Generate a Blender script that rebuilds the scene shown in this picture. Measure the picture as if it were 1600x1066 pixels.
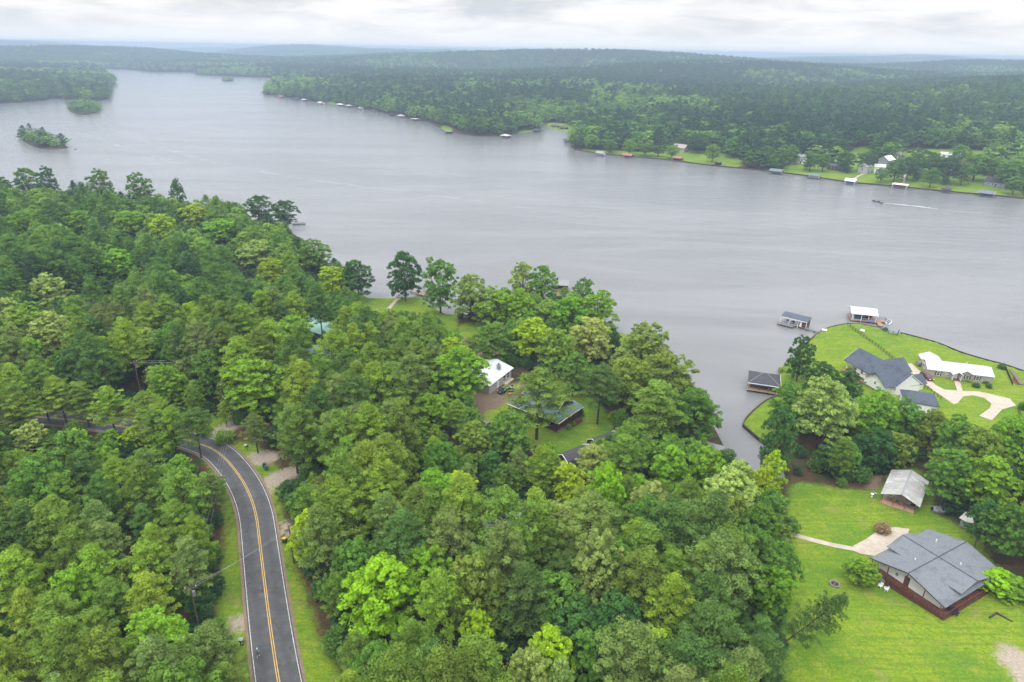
import bpy, math, random
import numpy as np
from mathutils import Vector, Matrix, Euler
random.seed(7); RNG = np.random.default_rng(11)
for _o in list(bpy.data.objects): bpy.data.objects.remove(_o)
SC = bpy.context.scene; COL = SC.collection
R = math.radians

# ------------------------------------------------------------------ camera
CAM_H = 98.0; FPX = 1067.0
PITCH = math.atan(456 / 1067); ROLL = R(0.93)
_f = np.array([0, math.cos(PITCH), -math.sin(PITCH)]); _h = np.array([1, 0, 0.0]); _u = np.array([0, math.sin(PITCH), math.cos(PITCH)])
CX = math.cos(ROLL) * _h + math.sin(ROLL) * _u; CY = -math.sin(ROLL) * _h + math.cos(ROLL) * _u
cd = bpy.data.cameras.new('camera'); cam = bpy.data.objects.new('camera', cd); COL.objects.link(cam); SC.camera = cam
cd.lens = 24.0; cd.sensor_width = 36.0; cd.clip_start = 0.5; cd.clip_end = 90000
cam.matrix_world = Matrix(((CX[0], CY[0], -_f[0], 0), (CX[1], CY[1], -_f[1], 0), (CX[2], CY[2], -_f[2], CAM_H), (0, 0, 0, 1)))

# ------------------------------------------------------------------ overcast sky, one soft sun
SUN_EL, SUN_AZ = R(58), R(215)
w = bpy.data.worlds.new('World'); SC.world = w; w.use_nodes = True
nt = w.node_tree; N = nt.nodes; L = nt.links; N.clear()
def nd(t, **k):
    n = N.new(t)
    for a_, b_ in k.items(): setattr(n, a_, b_)
    return n
def mth(op, a, b=None, c=None, clamp=False):
    n = nd('ShaderNodeMath', operation=op, use_clamp=clamp)
    for i_, x_ in enumerate((a, b, c)):
        if x_ is None: continue
        if isinstance(x_, (int, float)): n.inputs[i_].default_value = x_
        else: L.new(x_, n.inputs[i_])
    return n.outputs[0]
tc = nd('ShaderNodeTexCoord'); sx = nd('ShaderNodeSeparateXYZ'); L.new(tc.outputs['Generated'], sx.inputs[0])
zc = mth('MAXIMUM', sx.outputs[2], 0.0)
zd = mth('ADD', zc, 0.17)
px_ = mth('DIVIDE', sx.outputs[0], zd); py_ = mth('DIVIDE', sx.outputs[1], zd)
cb = nd('ShaderNodeCombineXYZ'); L.new(px_, cb.inputs[0]); L.new(py_, cb.inputs[1]); 
n1 = nd('ShaderNodeTexNoise'); n1.inputs['Scale'].default_value = 1.25; n1.inputs['Detail'].default_value = 7; n1.inputs['Roughness'].default_value = 0.56; n1.inputs['Distortion'].default_value = 0.35; L.new(cb.outputs[0], n1.inputs['Vector'])
cr = nd('ShaderNodeValToRGB'); L.new(n1.outputs[0], cr.inputs[0])
cr.color_ramp.elements[0].position = 0.34; cr.color_ramp.elements[0].color = (0.60, 0.63, 0.68, 1)
cr.color_ramp.elements[1].position = 0.60; cr.color_ramp.elements[1].color = (0.93, 0.93, 0.94, 1)
# near the horizon the layers of cloud merge to an even bright band
hz = nd('ShaderNodeMapRange'); L.new(zc, hz.inputs[0]); hz.inputs[1].default_value = 0.0; hz.inputs[2].default_value = 0.045
mh = nd('ShaderNodeMix', data_type='RGBA'); L.new(hz.outputs[0], mh.inputs[0]); mh.inputs[6].default_value = (0.80, 0.83, 0.86, 1); L.new(cr.outputs[0], mh.inputs[7])
# an overcast sky is some three times brighter overhead than at the horizon
el = nd('ShaderNodeMapRange', interpolation_type='SMOOTHSTEP'); L.new(zc, el.inputs[0]); el.inputs[1].default_value = 0.10; el.inputs[2].default_value = 0.85; el.inputs[3].default_value = 12.0; el.inputs[4].default_value = 37.0
sc_ = nd('ShaderNodeVectorMath', operation='SCALE'); L.new(mh.outputs[2], sc_.inputs[0]); L.new(el.outputs[0], sc_.inputs['Scale'])
sk = nd('ShaderNodeTexSky'); sk.sky_type = 'NISHITA'; sk.sun_disc = False; sk.sun_elevation = SUN_EL; sk.sun_rotation = SUN_AZ
mk = nd('ShaderNodeMix', data_type='RGBA'); mk.inputs[0].default_value = 0.94; L.new(sk.outputs[0], mk.inputs[6]); L.new(sc_.outputs[0], mk.inputs[7])
bg = nd('ShaderNodeBackground'); bg.inputs[1].default_value = 0.1; L.new(mk.outputs[2], bg.inputs[0])
wo = nd('ShaderNodeOutputWorld'); L.new(bg.outputs[0], wo.inputs[0])
sl = bpy.data.lights.new('sun', 'SUN'); sl.energy = 1.5; sl.angle = R(11); sl.color = (1.0, 0.965, 0.90)
so = bpy.data.objects.new('sun', sl); COL.objects.link(so)
_sd = Vector((math.sin(SUN_AZ) * math.cos(SUN_EL), math.cos(SUN_AZ) * math.cos(SUN_EL), math.sin(SUN_EL)))
so.rotation_euler = _sd.to_track_quat('Z', 'Y').to_euler(); so.location = (0, 0, 300)
vs = SC.view_settings; vs.view_transform = 'Standard'; vs.look = 'None'; vs.exposure = 0.0; vs.gamma = 1.0; vs.use_curve_mapping = False
SC.cycles.max_bounces = 6; SC.cycles.diffuse_bounces = 3; SC.cycles.transmission_bounces = 4; SC.cycles.volume_bounces = 1; SC.cycles.transparent_max_bounces = 8
SC.cycles.use_adaptive_sampling = True; SC.cycles.adaptive_threshold = 0.02
SC.cycles.use_denoising = True

# ------------------------------------------------------------------ survey helpers: a photo pixel (1600 x 1066) to a point on the land
def U(u, v, z=0.0):
    r = CX * (u - 800) / FPX - CY * (v - 533) / FPX + _f
    t = (z - CAM_H) / r[2]
    return r[0] * t, r[1] * t
def P(x, y, z):
    d = np.stack([np.asarray(x, float), np.asarray(y, float), np.asarray(z, float) - CAM_H], -1)
    dz = d @ _f
    return 800 + FPX * (d @ CX) / dz, 533 - FPX * (d @ CY) / dz, dz
def inside(px, py, poly):
    px = np.asarray(px, float); py = np.asarray(py, float); r = np.zeros(px.shape, bool); n = len(poly)
    for i in range(n):
        x0, y0 = poly[i][:2]; x1, y1 = poly[(i + 1) % n][:2]
        if y0 == y1: continue
        c = ((y0 > py) != (y1 > py)) & (px < (x1 - x0) * (py - y0) / (y1 - y0) + x0)
        r ^= c
    return r
def seg_dist(px, py, poly, closed=True):
    px = np.asarray(px, float); py = np.asarray(py, float); best = np.full(px.shape, 1e9); n = len(poly)
    for i in range(n if closed else n - 1):
        x0, y0 = poly[i][:2]; x1, y1 = poly[(i + 1) % n][:2]
        dx, dy = x1 - x0, y1 - y0; q = dx * dx + dy * dy + 1e-9
        t = np.clip(((px - x0) * dx + (py - y0) * dy) / q, 0, 1)
        best = np.minimum(best, np.hypot(px - x0 - t * dx, py - y0 - t * dy))
    return best
def smooth(p, it=2, closed=True):
    for _ in range(it):
        q = []; n = len(p)
        for i in range(n if closed else n - 1):
            a, b = p[i], p[(i + 1) % n]
            q += [(a[0] * .75 + b[0] * .25, a[1] * .75 + b[1] * .25), (a[0] * .25 + b[0] * .75, a[1] * .25 + b[1] * .75)]
        p = q if closed else [p[0]] + q + [p[-1]]
    return p
def sst(x, a, b):
    t = np.clip((x - a) / (b - a), 0, 1); return t * t * (3 - 2 * t)
LAKE_PX = [(1600, 581), (1572, 571), (1544, 564), (1502, 552), (1468, 537), (1431, 527), (1407, 521), (1386, 520), (1375, 513), (1345, 507), (1322, 506), (1291, 512),
    (1271, 525), (1243, 555), (1232, 567), (1219, 578), (1216, 617), (1195, 627), (1175, 643), (1163, 657), (1162, 665), (1185, 684), (1210, 704), (1225, 722), (1228, 745), (1200, 752), (1160, 735),
    (1135, 712), (1128, 690), (1112, 660), (1095, 625), (1065, 580), (1040, 548), (1012, 530), (985, 525), (967, 519), (930, 505), (880, 495), (830, 490), (790, 480), (740, 492), (700, 492), (684, 485), (668, 474), (655, 464), (630, 465),
    (603, 467), (576, 466), (548, 450), (520, 420), (495, 395), (472, 374), (450, 360), (420, 352), (360, 349), (300, 345), (200, 332), (110, 322), (60, 318), (0, 302), (-200, 296), (-500, 290), (-900, 285),
    (-900, 200), (-300, 176), (0, 162), (26, 161), (73, 157), (80, 153.5), (113, 157), (150, 159), (171, 154), (173, 139), (181, 129), (168, 118), (157, 107.3), (205, 109), (231, 112.5), (304, 112.8), (306, 116.5), (328, 118), (420, 121.7), (432, 124),
    (424, 133), (411, 144), (419, 149), (437, 151), (475, 157), (527, 164), (561, 170), (610, 179), (640, 186), (670, 191), (700, 206), (740, 213), (790, 214), (812, 208), (831, 206), (846, 207), (843, 196), (838, 190), (846, 190), (858, 201), (880, 205), (893, 212),
    (886, 221), (897, 233), (940, 240), (985, 244), (1015, 246), (1050, 250), (1100, 257), (1150, 262), (1200, 267), (1250, 273), (1330, 285), (1400, 291), (1480, 299), (1560, 306), (1600, 310), (1800, 335), (2100, 360), (2400, 420), (2400, 900), (1900, 690), (1700, 615)]
LAKE = [U(*p) for p in LAKE_PX]
ISLES = [smooth([U(*p) for p in q], 2) for q in (
    [(29, 213), (34, 205), (60, 210), (85, 220), (104, 226), (110, 232), (80, 235), (55, 231), (38, 224)],
    [(102, 172), (108, 164), (135, 164), (158, 166), (157, 174), (140, 180), (120, 179)],
    [(342, 126.5), (355, 125), (369, 126), (358, 127.6)],
    [(110, 233), (116, 231.5), (124, 232.5), (116, 235)])]
_K = np.array([[math.sin(i * 2.4) * 1.0, math.cos(i * 2.4) * 1.0, i * 1.7] for i in range(9)])
def roll_noise(x, y, wl):
    s = 0
    for i, (a, b, c) in enumerate(_K):
        k = 6.283 / (wl * (0.62 + 0.13 * i)); s = s + np.sin((a * x + b * y) * k + c)
    return s / 9
def shore_dist(x, y):
    d = seg_dist(x, y, LAKE); d = np.where(inside(x, y, LAKE), -d, d)
    for q in ISLES:
        e = seg_dist(x, y, q); e = np.where(inside(x, y, q), e, -e); d = np.maximum(d, e)
    return d
def land(x, y, d=None):
    x = np.asarray(x, float); y = np.asarray(y, float)
    if d is None: d = shore_dist(x, y)
    far = sst(y, 430, 900) + sst(np.abs(x), 500, 1200); far = np.clip(far, 0, 1)
    near = 0.75 * sst(d, 0, 1.6) + 7.2 * sst(d, 2, 130)
    r = np.hypot(x, y)
    hills = 1.2 * sst(d, 0, 6) + 9 * sst(d, 10, 250) + sst(d, 60, 900) * (14 + 75 * np.maximum(-0.3, roll_noise(x, y, 1700)))
    hills = hills + sst(r, 3800, 8000) * (14 + 95 * roll_noise(x + 900, y, 3300)) + sst(r, 9000, 30000) * 14; hills = hills + 42 * np.exp(-((x - 1330) ** 2 + (y - 1500) ** 2) / (2 * 380.0 ** 2)) + 30 * np.exp(-((x - 2300) ** 2 + (y - 2300) ** 2) / (2 * 600.0 ** 2)) * sst(d, 0, 200) + 24 * np.exp(-((x - 300) ** 2 / 1.6e6 + (y - 3300) ** 2 / 9e4)); hills = np.maximum(hills, 1.2 * sst(d, 0, 6) + 2 * sst(d, 6, 60))
    h = near * (1 - far) + hills * far
    return np.where(d > 0, h, np.maximum(-3.0, d * 0.5))
def zl(x, y): return float(land(np.array([x]), np.array([y]))[0])
def G(u, v, dz=0.0):
    z = 0.0
    for _ in range(12):
        x, y = U(u, v, max(z, 0) + dz); z = zl(x, y)
    return x, y, z
# END-SURVEY

# ------------------------------------------------------------------ tagging, linking, mesh building
def tag(o, label=None, cat=None, group=None, kind=None):
    if label: o['label'] = label
    if cat: o['category'] = cat
    if group: o['group'] = group
    if kind: o['kind'] = kind
    return o
def empty(name, loc, rz=0.0):
    o = bpy.data.objects.new(name, None); COL.objects.link(o); o.location = loc; o.rotation_euler = (0, 0, rz); o.empty_display_size = 1; return o
class MB:
    def __init__(s): s.v = []; s.f = []; s.M = None
    def add(s, vs_, fs):
        k = len(s.v)
        s.v += [tuple(s.M @ Vector(p)) if s.M else tuple(p) for p in vs_]; s.f += [tuple(i + k for i in f) for f in fs]; return s
    def box(s, x, y, z, sx, sy, sz, rz=0.0):
        c, n = math.cos(rz), math.sin(rz); q = []
        for dz in (-.5, .5):
            for dx, dy in ((-.5, -.5), (.5, -.5), (.5, .5), (-.5, .5)):
                a, b = dx * sx, dy * sy; q.append((x + a * c - b * n, y + a * n + b * c, z + dz * sz))
        return s.add(q, [(3, 2, 1, 0), (4, 5, 6, 7), (0, 1, 5, 4), (1, 2, 6, 5), (2, 3, 7, 6), (3, 0, 4, 7)])
    def prism(s, pts, z0, z1):
        n = len(pts); q = [(p[0], p[1], z0) for p in pts] + [(p[0], p[1], z1) for p in pts]
        return s.add(q, [tuple(range(n - 1, -1, -1)), tuple(range(n, 2 * n))] + [(i, (i + 1) % n, (i + 1) % n + n, i + n) for i in range(n)])
    def ext(s, yz, x0, x1):                     # a y-z outline swept along x
        n = len(yz); q = [(x0, p[0], p[1]) for p in yz] + [(x1, p[0], p[1]) for p in yz]
        return s.add(q, [tuple(range(n - 1, -1, -1)), tuple(range(n, 2 * n))] + [(i, (i + 1) % n, (i + 1) % n + n, i + n) for i in range(n)])
    def gable_roof(s, L_, W, ze, zr, oh=.45, t=.18, x=0.0, y=0.0):
        w_ = W / 2; k = (zr - ze) / w_; e = w_ + oh; lo = zr - k * e
        for sg in (-1, 1):
            a = [(y, zr + .02), (y + sg * e, lo), (y + sg * e, lo - t), (y, zr - t)]
            s.ext(a if sg < 0 else a[::-1], x - L_ / 2 - oh, x + L_ / 2 + oh)
        return s
    def gable_wall(s, L_, W, z0, ze, zr, x=0.0, y=0.0):
        t = .22
        return s.ext([(y - W / 2, z0), (y + W / 2, z0), (y + W / 2, ze - t), (y, zr - t), (y - W / 2, ze - t)], x - L_ / 2, x + L_ / 2)
    def hip_roof(s, L_, W, ze, zr, oh=.45, t=.15, x=0.0, y=0.0, r=None):
        a, b = L_ / 2 + oh, W / 2 + oh; r = max(0, a - b) if r is None else r
        q = [(x - a, y - b, ze), (x + a, y - b, ze), (x + a, y + b, ze), (x - a, y + b, ze), (x - r, y, zr), (x + r, y, zr)]
        q += [(p[0], p[1], ze - t) for p in q[:4]]
        return s.add(q, [(0, 1, 5, 4), (1, 2, 5), (2, 3, 4, 5), (3, 0, 4), (1, 0, 6, 7), (2, 1, 7, 8), (3, 2, 8, 9), (0, 3, 9, 6), (6, 9, 8, 7)])
    def tube(s, p0, p1, r0, r1=None, n=6):
        r1 = r0 if r1 is None else r1; p0 = Vector(p0); p1 = Vector(p1); d = (p1 - p0)
        if d.length < 1e-6: return s
        q = d.to_track_quat('Z', 'Y'); vs_ = []
        for p, r in ((p0, r0), (p1, r1)):
            for i in range(n):
                a = 2 * math.pi * i / n; vs_.append(tuple(p + q @ Vector((math.cos(a) * r, math.sin(a) * r, 0))))
        return s.add(vs_, [tuple(range(n - 1, -1, -1)), tuple(range(n, 2 * n))] + [(i, (i + 1) % n, (i + 1) % n + n, i + n) for i in range(n)])
    def ball(s, c, rx, ry, rz, n=8, m=5, j=0.0):
        vs_ = [(c[0], c[1], c[2] - rz)]
        for k in range(1, m):
            f = math.pi * k / m - math.pi / 2
            for i in range(n):
                a = 2 * math.pi * i / n; e = 1 + random.uniform(-j, j)
                vs_.append((c[0] + rx * math.cos(f) * math.cos(a) * e, c[1] + ry * math.cos(f) * math.sin(a) * e, c[2] + rz * math.sin(f) * e))
        vs_.append((c[0], c[1], c[2] + rz)); fs = []
        for i in range(n):
            fs.append((0, 1 + (i + 1) % n, 1 + i)); fs.append((len(vs_) - 1, 1 + (m - 2) * n + i, 1 + (m - 2) * n + (i + 1) % n))
            for k in range(m - 2):
                a = 1 + k * n; fs.append((a + i, a + (i + 1) % n, a + n + (i + 1) % n, a + n + i))
        return s.add(vs_, fs)
    def mesh(s, name, m):
        me = bpy.data.meshes.new(name); me.from_pydata(s.v, [], s.f); me.update()
        if m: me.materials.append(m)
        return me
    def build(s, name, m, parent=None, smooth=False, loc=None, rz=0.0):
        me = s.mesh(name, m)
        if smooth: me.polygons.foreach_set('use_smooth', [True] * len(me.polygons))
        o = bpy.data.objects.new(name, me); COL.objects.link(o)
        if parent: o.parent = parent
        if loc is not None: o.location = loc; o.rotation_euler = (0, 0, rz)
        return o

# ------------------------------------------------------------------ procedural materials
class NT:
    def __init__(s, name):
        s.m = bpy.data.materials.new(name); s.m.use_nodes = True; s.t = s.m.node_tree; s.t.nodes.clear()
        s.out = s.t.nodes.new('ShaderNodeOutputMaterial')
    def n(s, typ, **k):
        x = s.t.nodes.new(typ)
        for a, b in k.items(): setattr(x, a, b)
        return x
    def l(s, a, b): s.t.links.new(a, b)
    def math(s, op, a, b=None, clamp=False):
        x = s.n('ShaderNodeMath', operation=op, use_clamp=clamp)
        for i, q in enumerate((a, b)):
            if q is None: continue
            if isinstance(q, (int, float)): x.inputs[i].default_value = q
            else: s.l(q, x.inputs[i])
        return x.outputs[0]
    def noise(s, vec, scale, detail=3, rough=.5, dist=0):
        x = s.n('ShaderNodeTexNoise'); x.inputs['Scale'].default_value = scale; x.inputs['Detail'].default_value = detail; x.inputs['Roughness'].default_value = rough; x.inputs['Distortion'].default_value = dist
        if vec is not None: s.l(vec, x.inputs['Vector'])
        return x.outputs[0]
    def mix(s, f, a, b):
        x = s.n('ShaderNodeMix', data_type='RGBA')
        for i, q in ((0, f), (6, a), (7, b)):
            if isinstance(q, tuple): x.inputs[i].default_value = (*q, 1) if len(q) == 3 else q
            elif isinstance(q, (int, float)): x.inputs[i].default_value = q
            else: s.l(q, x.inputs[i])
        return x.outputs[2]
    def ramp(s, f, a, b, lo=0.0, hi=1.0):
        x = s.n('ShaderNodeMapRange', interpolation_type='SMOOTHSTEP'); s.l(f, x.inputs[0]); x.inputs[1].default_value = a; x.inputs[2].default_value = b; x.inputs[3].default_value = lo; x.inputs[4].default_value = hi
        return x.outputs[0]
    def attr(s, name, typ='GEOMETRY'):
        x = s.n('ShaderNodeAttribute'); x.attribute_name = name; x.attribute_type = typ; return x
    def bsdf(s, col, rough=.8, metal=0, spec=.3, normal=None):
        x = s.n('ShaderNodeBsdfPrincipled')
        for k, q in (('Base Color', col), ('Roughness', rough), ('Metallic', metal), ('Specular IOR Level', spec)):
            if isinstance(q, tuple): x.inputs[k].default_value = (*q, 1)
            elif isinstance(q, (int, float)): x.inputs[k].default_value = q
            else: s.l(q, x.inputs[k])
        if normal is not None: s.l(normal, x.inputs['Normal'])
        return x
    def bump(s, h, strength=.3, dist=.1):
        x = s.n('ShaderNodeBump'); x.inputs['Strength'].default_value = strength; x.inputs['Distance'].default_value = dist; s.l(h, x.inputs['Height']); return x.outputs[0]
def mat(name, c1, c2=None, scale=2.0, rough=.8, metal=0, spec=.3, bump=.0, stripes=None, grime=None):
    """two tones of one colour broken up by noise; stripes = (axis, per metre, depth) for seams, boards and shingle courses"""
    t = NT(name); tc_ = t.n('ShaderNodeTexCoord'); v = tc_.outputs['Object']
    c2 = c2 or tuple(x * .8 for x in c1)
    f = t.ramp(t.noise(v, scale, 5, .6), .35, .65); col = t.mix(f, c1, c2)
    if grime:
        g = t.ramp(t.noise(v, grime[1], 4, .6), .5, .68); col = t.mix(t.math('MULTIPLY', g, grime[2]), col, grime[0])
    nrm = None
    if stripes:
        sp = t.n('ShaderNodeSeparateXYZ'); t.l(v, sp.inputs[0])
        fr = t.math('FRACT', t.math('MULTIPLY', sp.outputs['XYZ'.index(stripes[0])], stripes[1]))
        e = t.ramp(fr, .0, .14, 1.0, 0.0); col = t.mix(t.math('MULTIPLY', e, stripes[2]), col, tuple(x * .35 for x in c1))
        nrm = t.bump(e, .6, .05)
    elif bump: nrm = t.bump(t.noise(v, scale * 6, 3), bump, .05)
    b = t.bsdf(col, rough, metal, spec, nrm); t.l(b.outputs[0], t.out.inputs[0]); return t.m
M = {}
M['white'] = mat('white_siding', (.78, .78, .76), (.70, .70, .69), 1.5, .6, stripes=('Z', 5, .25))
M['trim'] = mat('white_trim', (.80, .80, .78), (.72, .72, .70), 3, .5)
M['bluegrey'] = mat('blue_grey_shingles', (.050, .062, .088), (.105, .122, .155), 6, .9, bump=.4, stripes=('Z', 9, .35), grime=((.04, .05, .075), .4, .6))
M['grey'] = mat('grey_shingles', (.120, .133, .150), (.185, .198, .215), 7, .9, bump=.4, stripes=('Z', 10, .4), grime=((.09, .095, .10), .45, .55))
M['dark'] = mat('charcoal_shingles', (.045, .045, .055), (.075, .073, .085), 4, .9, bump=.4, stripes=('Z', 8, .3))
M['greenroof'] = mat('green_grey_shingles', (.10, .15, .145), (.14, .19, .18), 5, .9, bump=.3, stripes=('Z', 9, .25))
M['tealroof'] = mat('pale_green_metal', (.22, .40, .34), (.28, .44, .38), 1, .5, stripes=('X', 2.2, .4))
M['whiteroof'] = mat('white_metal_roof', (.50, .515, .54), (.43, .44, .47), 1.2, .45, stripes=('X', 2.0, .3), grime=((.46, .46, .46), .5, .5))
M['oldmetal'] = mat('weathered_corrugated_metal', (.44, .43, .41), (.34, .33, .31), .9, .5, .1, .4, stripes=('X', 2.2, .4), grime=((.60, .61, .63), .26, .95))
M['tan'] = mat('tan_siding', (.37, .32, .285), (.33, .29, .255), 1.5, .7, stripes=('Z', 5, .3))
M['greige'] = mat('grey_beige_siding', (.42, .40, .37), (.37, .35, .33), 1.5, .7, stripes=('Z', 5, .25))
M['redwood'] = mat('red_brown_wood', (.13, .045, .03), (.09, .035, .025), 3, .7, stripes=('Z', 6, .4))
M['deck'] = mat('weathered_deck_boards', (.34, .21, .14), (.25, .16, .11), 3, .8, stripes=('X', 6, .5))
M['greydeck'] = mat('grey_weathered_boards', (.20, .19, .185), (.14, .13, .13), 3, .85, stripes=('X', 6, .5))
M['darkwood'] = mat('dark_wood', (.055, .04, .03), (.035, .028, .022), 4, .8)
M['post'] = mat('treated_timber', (.16, .12, .085), (.11, .085, .06), 5, .8)
M['paleroof'] = mat('pale_faded_roof', (.46, .45, .43), (.38, .37, .36), 1.0, .7, stripes=('X', 2, .2))
M['concrete'] = mat('pale_concrete', (.44, .38, .31), (.36, .31, .25), .6, .85, bump=.15, grime=((.36, .27, .2), .35, .5))
M['slab'] = mat('stained_slab', (.42, .25, .17), (.36, .24, .17), 2, .8)
M['brick'] = mat('red_brick', (.24, .09, .06), (.30, .13, .09), 6, .85, stripes=('Z', 8, .4))
M['brown'] = mat('dark_interior', (.03, .025, .022), (.02, .018, .017), 3, .8)
M['glass'] = mat('window_glass', (.02, .025, .03), (.03, .035, .04), 2, .08, 0, .8)
M['steel'] = mat('galvanised_steel', (.35, .36, .37), (.28, .29, .3), 4, .4, .7)
M['black'] = mat('black_plastic', (.015, .015, .017), (.02, .02, .022), 3, .45)
M['rubber'] = mat('tyre_rubber', (.02, .02, .02), None, 5, .9)
M['blue'] = mat('blue_paint', (.02, .17, .55), (.02, .14, .48), 3, .5)
M['bluetarp'] = mat('blue_cover', (.12, .16, .42), (.2, .24, .5), 4, .6)
M['navy'] = mat('navy_panel', (.03, .045, .08), (.045, .06, .1), 3, .3)
M['orange'] = mat('orange_cabinet', (.55, .20, .03), (.48, .17, .03), 3, .6)
M['wicker'] = mat('honey_wood', (.50, .25, .09), (.42, .2, .07), 6, .6)
M['redcar'] = mat('dark_red_car_paint', (.14, .012, .02), (.12, .01, .016), 1, .22, .3, .6)
M['navycar'] = mat('dark_blue_car_paint', (.02, .028, .05), (.018, .024, .044), 1, .2, .3, .6)
M['chrome'] = mat('chrome', (.6, .6, .6), None, 3, .2, 1)
M['mulch'] = mat('red_mulch', (.12, .035, .022), (.08, .028, .02), 3, .95, bump=.5)
M['dirt'] = mat('brown_dirt', (.23, .15, .11), (.17, .115, .085), .9, .95, bump=.4, grime=((.12, .14, .04), .5, .6))
M['gravel'] = mat('pale_gravel', (.36, .32, .29), (.27, .23, .20), 2.2, .95, bump=.6)
M['redclay'] = mat('pinkish_bare_earth', (.36, .24, .18), (.28, .19, .14), 1.2, .95, bump=.4)
M['sand'] = mat('pale_sand', (.46, .40, .30), (.36, .33, .20), .8, .95, bump=.3)
M['stone'] = mat('field_stone', (.25, .22, .19), (.17, .15, .13), 3, .9, bump=.6)
M['redroof'] = mat('faded_red_roof', (.34, .13, .10), (.28, .1, .08), 2, .7, stripes=('X', 2, .3))
M['skin'] = mat('skin', (.45, .25, .17), None, 4, .6)
M['teal'] = mat('teal_cloth', (.05, .33, .48), (.04, .28, .42), 6, .8)
M['darkcloth'] = mat('dark_cloth', (.02, .02, .03), None, 6, .8)
M['binblue'] = mat('blue_green_plastic', (.03, .11, .12), None, 3, .5)
M['yellow'] = mat('yellow_lid', (.55, .38, .05), None, 3, .5)
M['bingreen'] = mat('dark_green_plastic', (.01, .06, .035), None, 3, .5)
M['greysiding'] = mat('grey_siding', (.25, .26, .27), (.21, .22, .23), 2, .7, stripes=('Z', 5, .3))

# leaves: a thin face that reflects and lets light through; the tree's own hue comes from its object colour
def leaf_mat(name, far=False, bark=False):
    t = NT(name)
    tint = t.attr('tint').outputs['Fac']
    if far:
        k = t.attr('hue', 'INSTANCER').outputs['Fac']
        a = t.mix(t.ramp(k, 0, .5), (.022, .062, .034), (.078, .168, .028)); base = t.mix(t.ramp(k, .5, 1), a, (.185, .310, .040))
    else:
        base = t.n('ShaderNodeObjectInfo').outputs['Color']
    v = t.math('MULTIPLY_ADD', tint, 1.25); t.t.nodes[-1].inputs[2].default_value = .42
    sc = t.n('ShaderNodeVectorMath', operation='SCALE'); t.l(base, sc.inputs[0]); t.l(v, sc.inputs['Scale'])
    warm = t.mix(t.ramp(tint, .7, 1.0, 0, .22), sc.outputs[0], (.20, .32, .05))
    d = t.bsdf(warm, .8, 0, .1); tr = t.n('ShaderNodeBsdfTranslucent'); t.l(warm, tr.inputs[0])
    mx = t.n('ShaderNodeMixShader'); mx.inputs[0].default_value = .22; t.l(d.outputs[0], mx.inputs[1]); t.l(tr.outputs[0], mx.inputs[2]); t.l(mx.outputs[0], t.out.inputs[0]); return t.m
M['leaf'] = leaf_mat('leaves'); M['farleaf'] = leaf_mat('far_leaves', True)
M['bark'] = mat('bark', (.07, .052, .04), (.045, .034, .027), 4, .95, bump=.6)
M['palebark'] = mat('pale_bark', (.17, .14, .115), (.11, .09, .075), 4, .95)

# ------------------------------------------------------------------ the ground sheet, with lawns, litter and earth
def PG(px): return [G(*p)[:2] for p in px]
LAWN_PX = dict(
    yard=[(1235, 752), (1290, 758), (1375, 770), (1395, 728), (1452, 736), (1458, 800), (1500, 822), (1532, 846), (1556, 886), (1600, 912), (1800, 980), (1900, 1300), (1190, 1300), (1225, 1066), (1205, 960), (1215, 880), (1240, 850), (1225, 800)],
    point=[(1120, 690), (1150, 620), (1230, 540), (1330, 480), (1431, 500), (1600, 555), (1850, 620), (1850, 780), (1600, 700), (1400, 655), (1330, 635), (1290, 640), (1240, 680), (1214, 700), (1205, 720)],
    middle=[(752, 640), (778, 618), (800, 600), (845, 600), (880, 590), (935, 625), (955, 655), (965, 690), (905, 720), (870, 705), (800, 700), (768, 680), (755, 660)],
    lakeside=[(545, 470), (560, 445), (615, 440), (665, 455), (700, 480), (720, 500), (705, 530), (640, 505), (600, 505), (560, 490)],
    lane=[(715, 505), (765, 500), (810, 515), (790, 530), (760, 545), (715, 530)],
    notch=[(945, 500), (985, 515), (1010, 525), (1000, 550), (960, 545)],
    fenced=[(296, 668), (345, 640), (365, 650), (350, 668), (325, 682), (300, 680)],
    vergeleft=[(300, 690), (335, 718), (362, 770), (376, 860), (384, 960), (395, 1080), (395, 1200), (362, 1200), (368, 1066), (365, 1010), (330, 950), (348, 880), (352, 800), (330, 740)],
    vergeright=[(350, 685), (400, 695), (425, 712), (445, 750), (440, 790), (452, 860), (480, 930), (500, 1000), (540, 1066), (560, 1200), (470, 1200), (462, 1066), (440, 900), (428, 800), (400, 730), (352, 690)],
    glade=[(122, 470), (138, 455), (170, 457), (176, 470), (150, 482)],
    farA=[(893, 240), (905, 232), (940, 234), (1000, 238), (1060, 236), (1085, 235), (1130, 238), (1160, 248), (1162, 262), (1100, 262), (1050, 256), (980, 250)],
    farB=[(1218, 275), (1228, 257), (1245, 252), (1290, 258), (1350, 256), (1420, 258), (1470, 262), (1540, 275), (1590, 292), (1604, 314), (1480, 306), (1330, 292)],
    farC=[(1318, 244), (1338, 229), (1362, 228), (1362, 242), (1352, 258), (1320, 256)],
    farD=[(1402, 240), (1430, 232), (1536, 234), (1560, 240), (1520, 247), (1450, 248), (1402, 252)],
    farE=[(853, 200), (856, 191), (892, 193), (897, 202), (890, 215), (875, 204)], farF=[(808, 212), (812, 203), (834, 203), (838, 209)], farG=[(688, 206), (690, 195), (706, 199), (708, 208)],
    farH=[(512, 166), (514, 158), (524, 159), (524, 166)], farI=[(1560, 250), (1572, 240), (1580, 262), (1565, 268)])
LAWN = {k: smooth(PG(v), 1) for k, v in LAWN_PX.items()}
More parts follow.
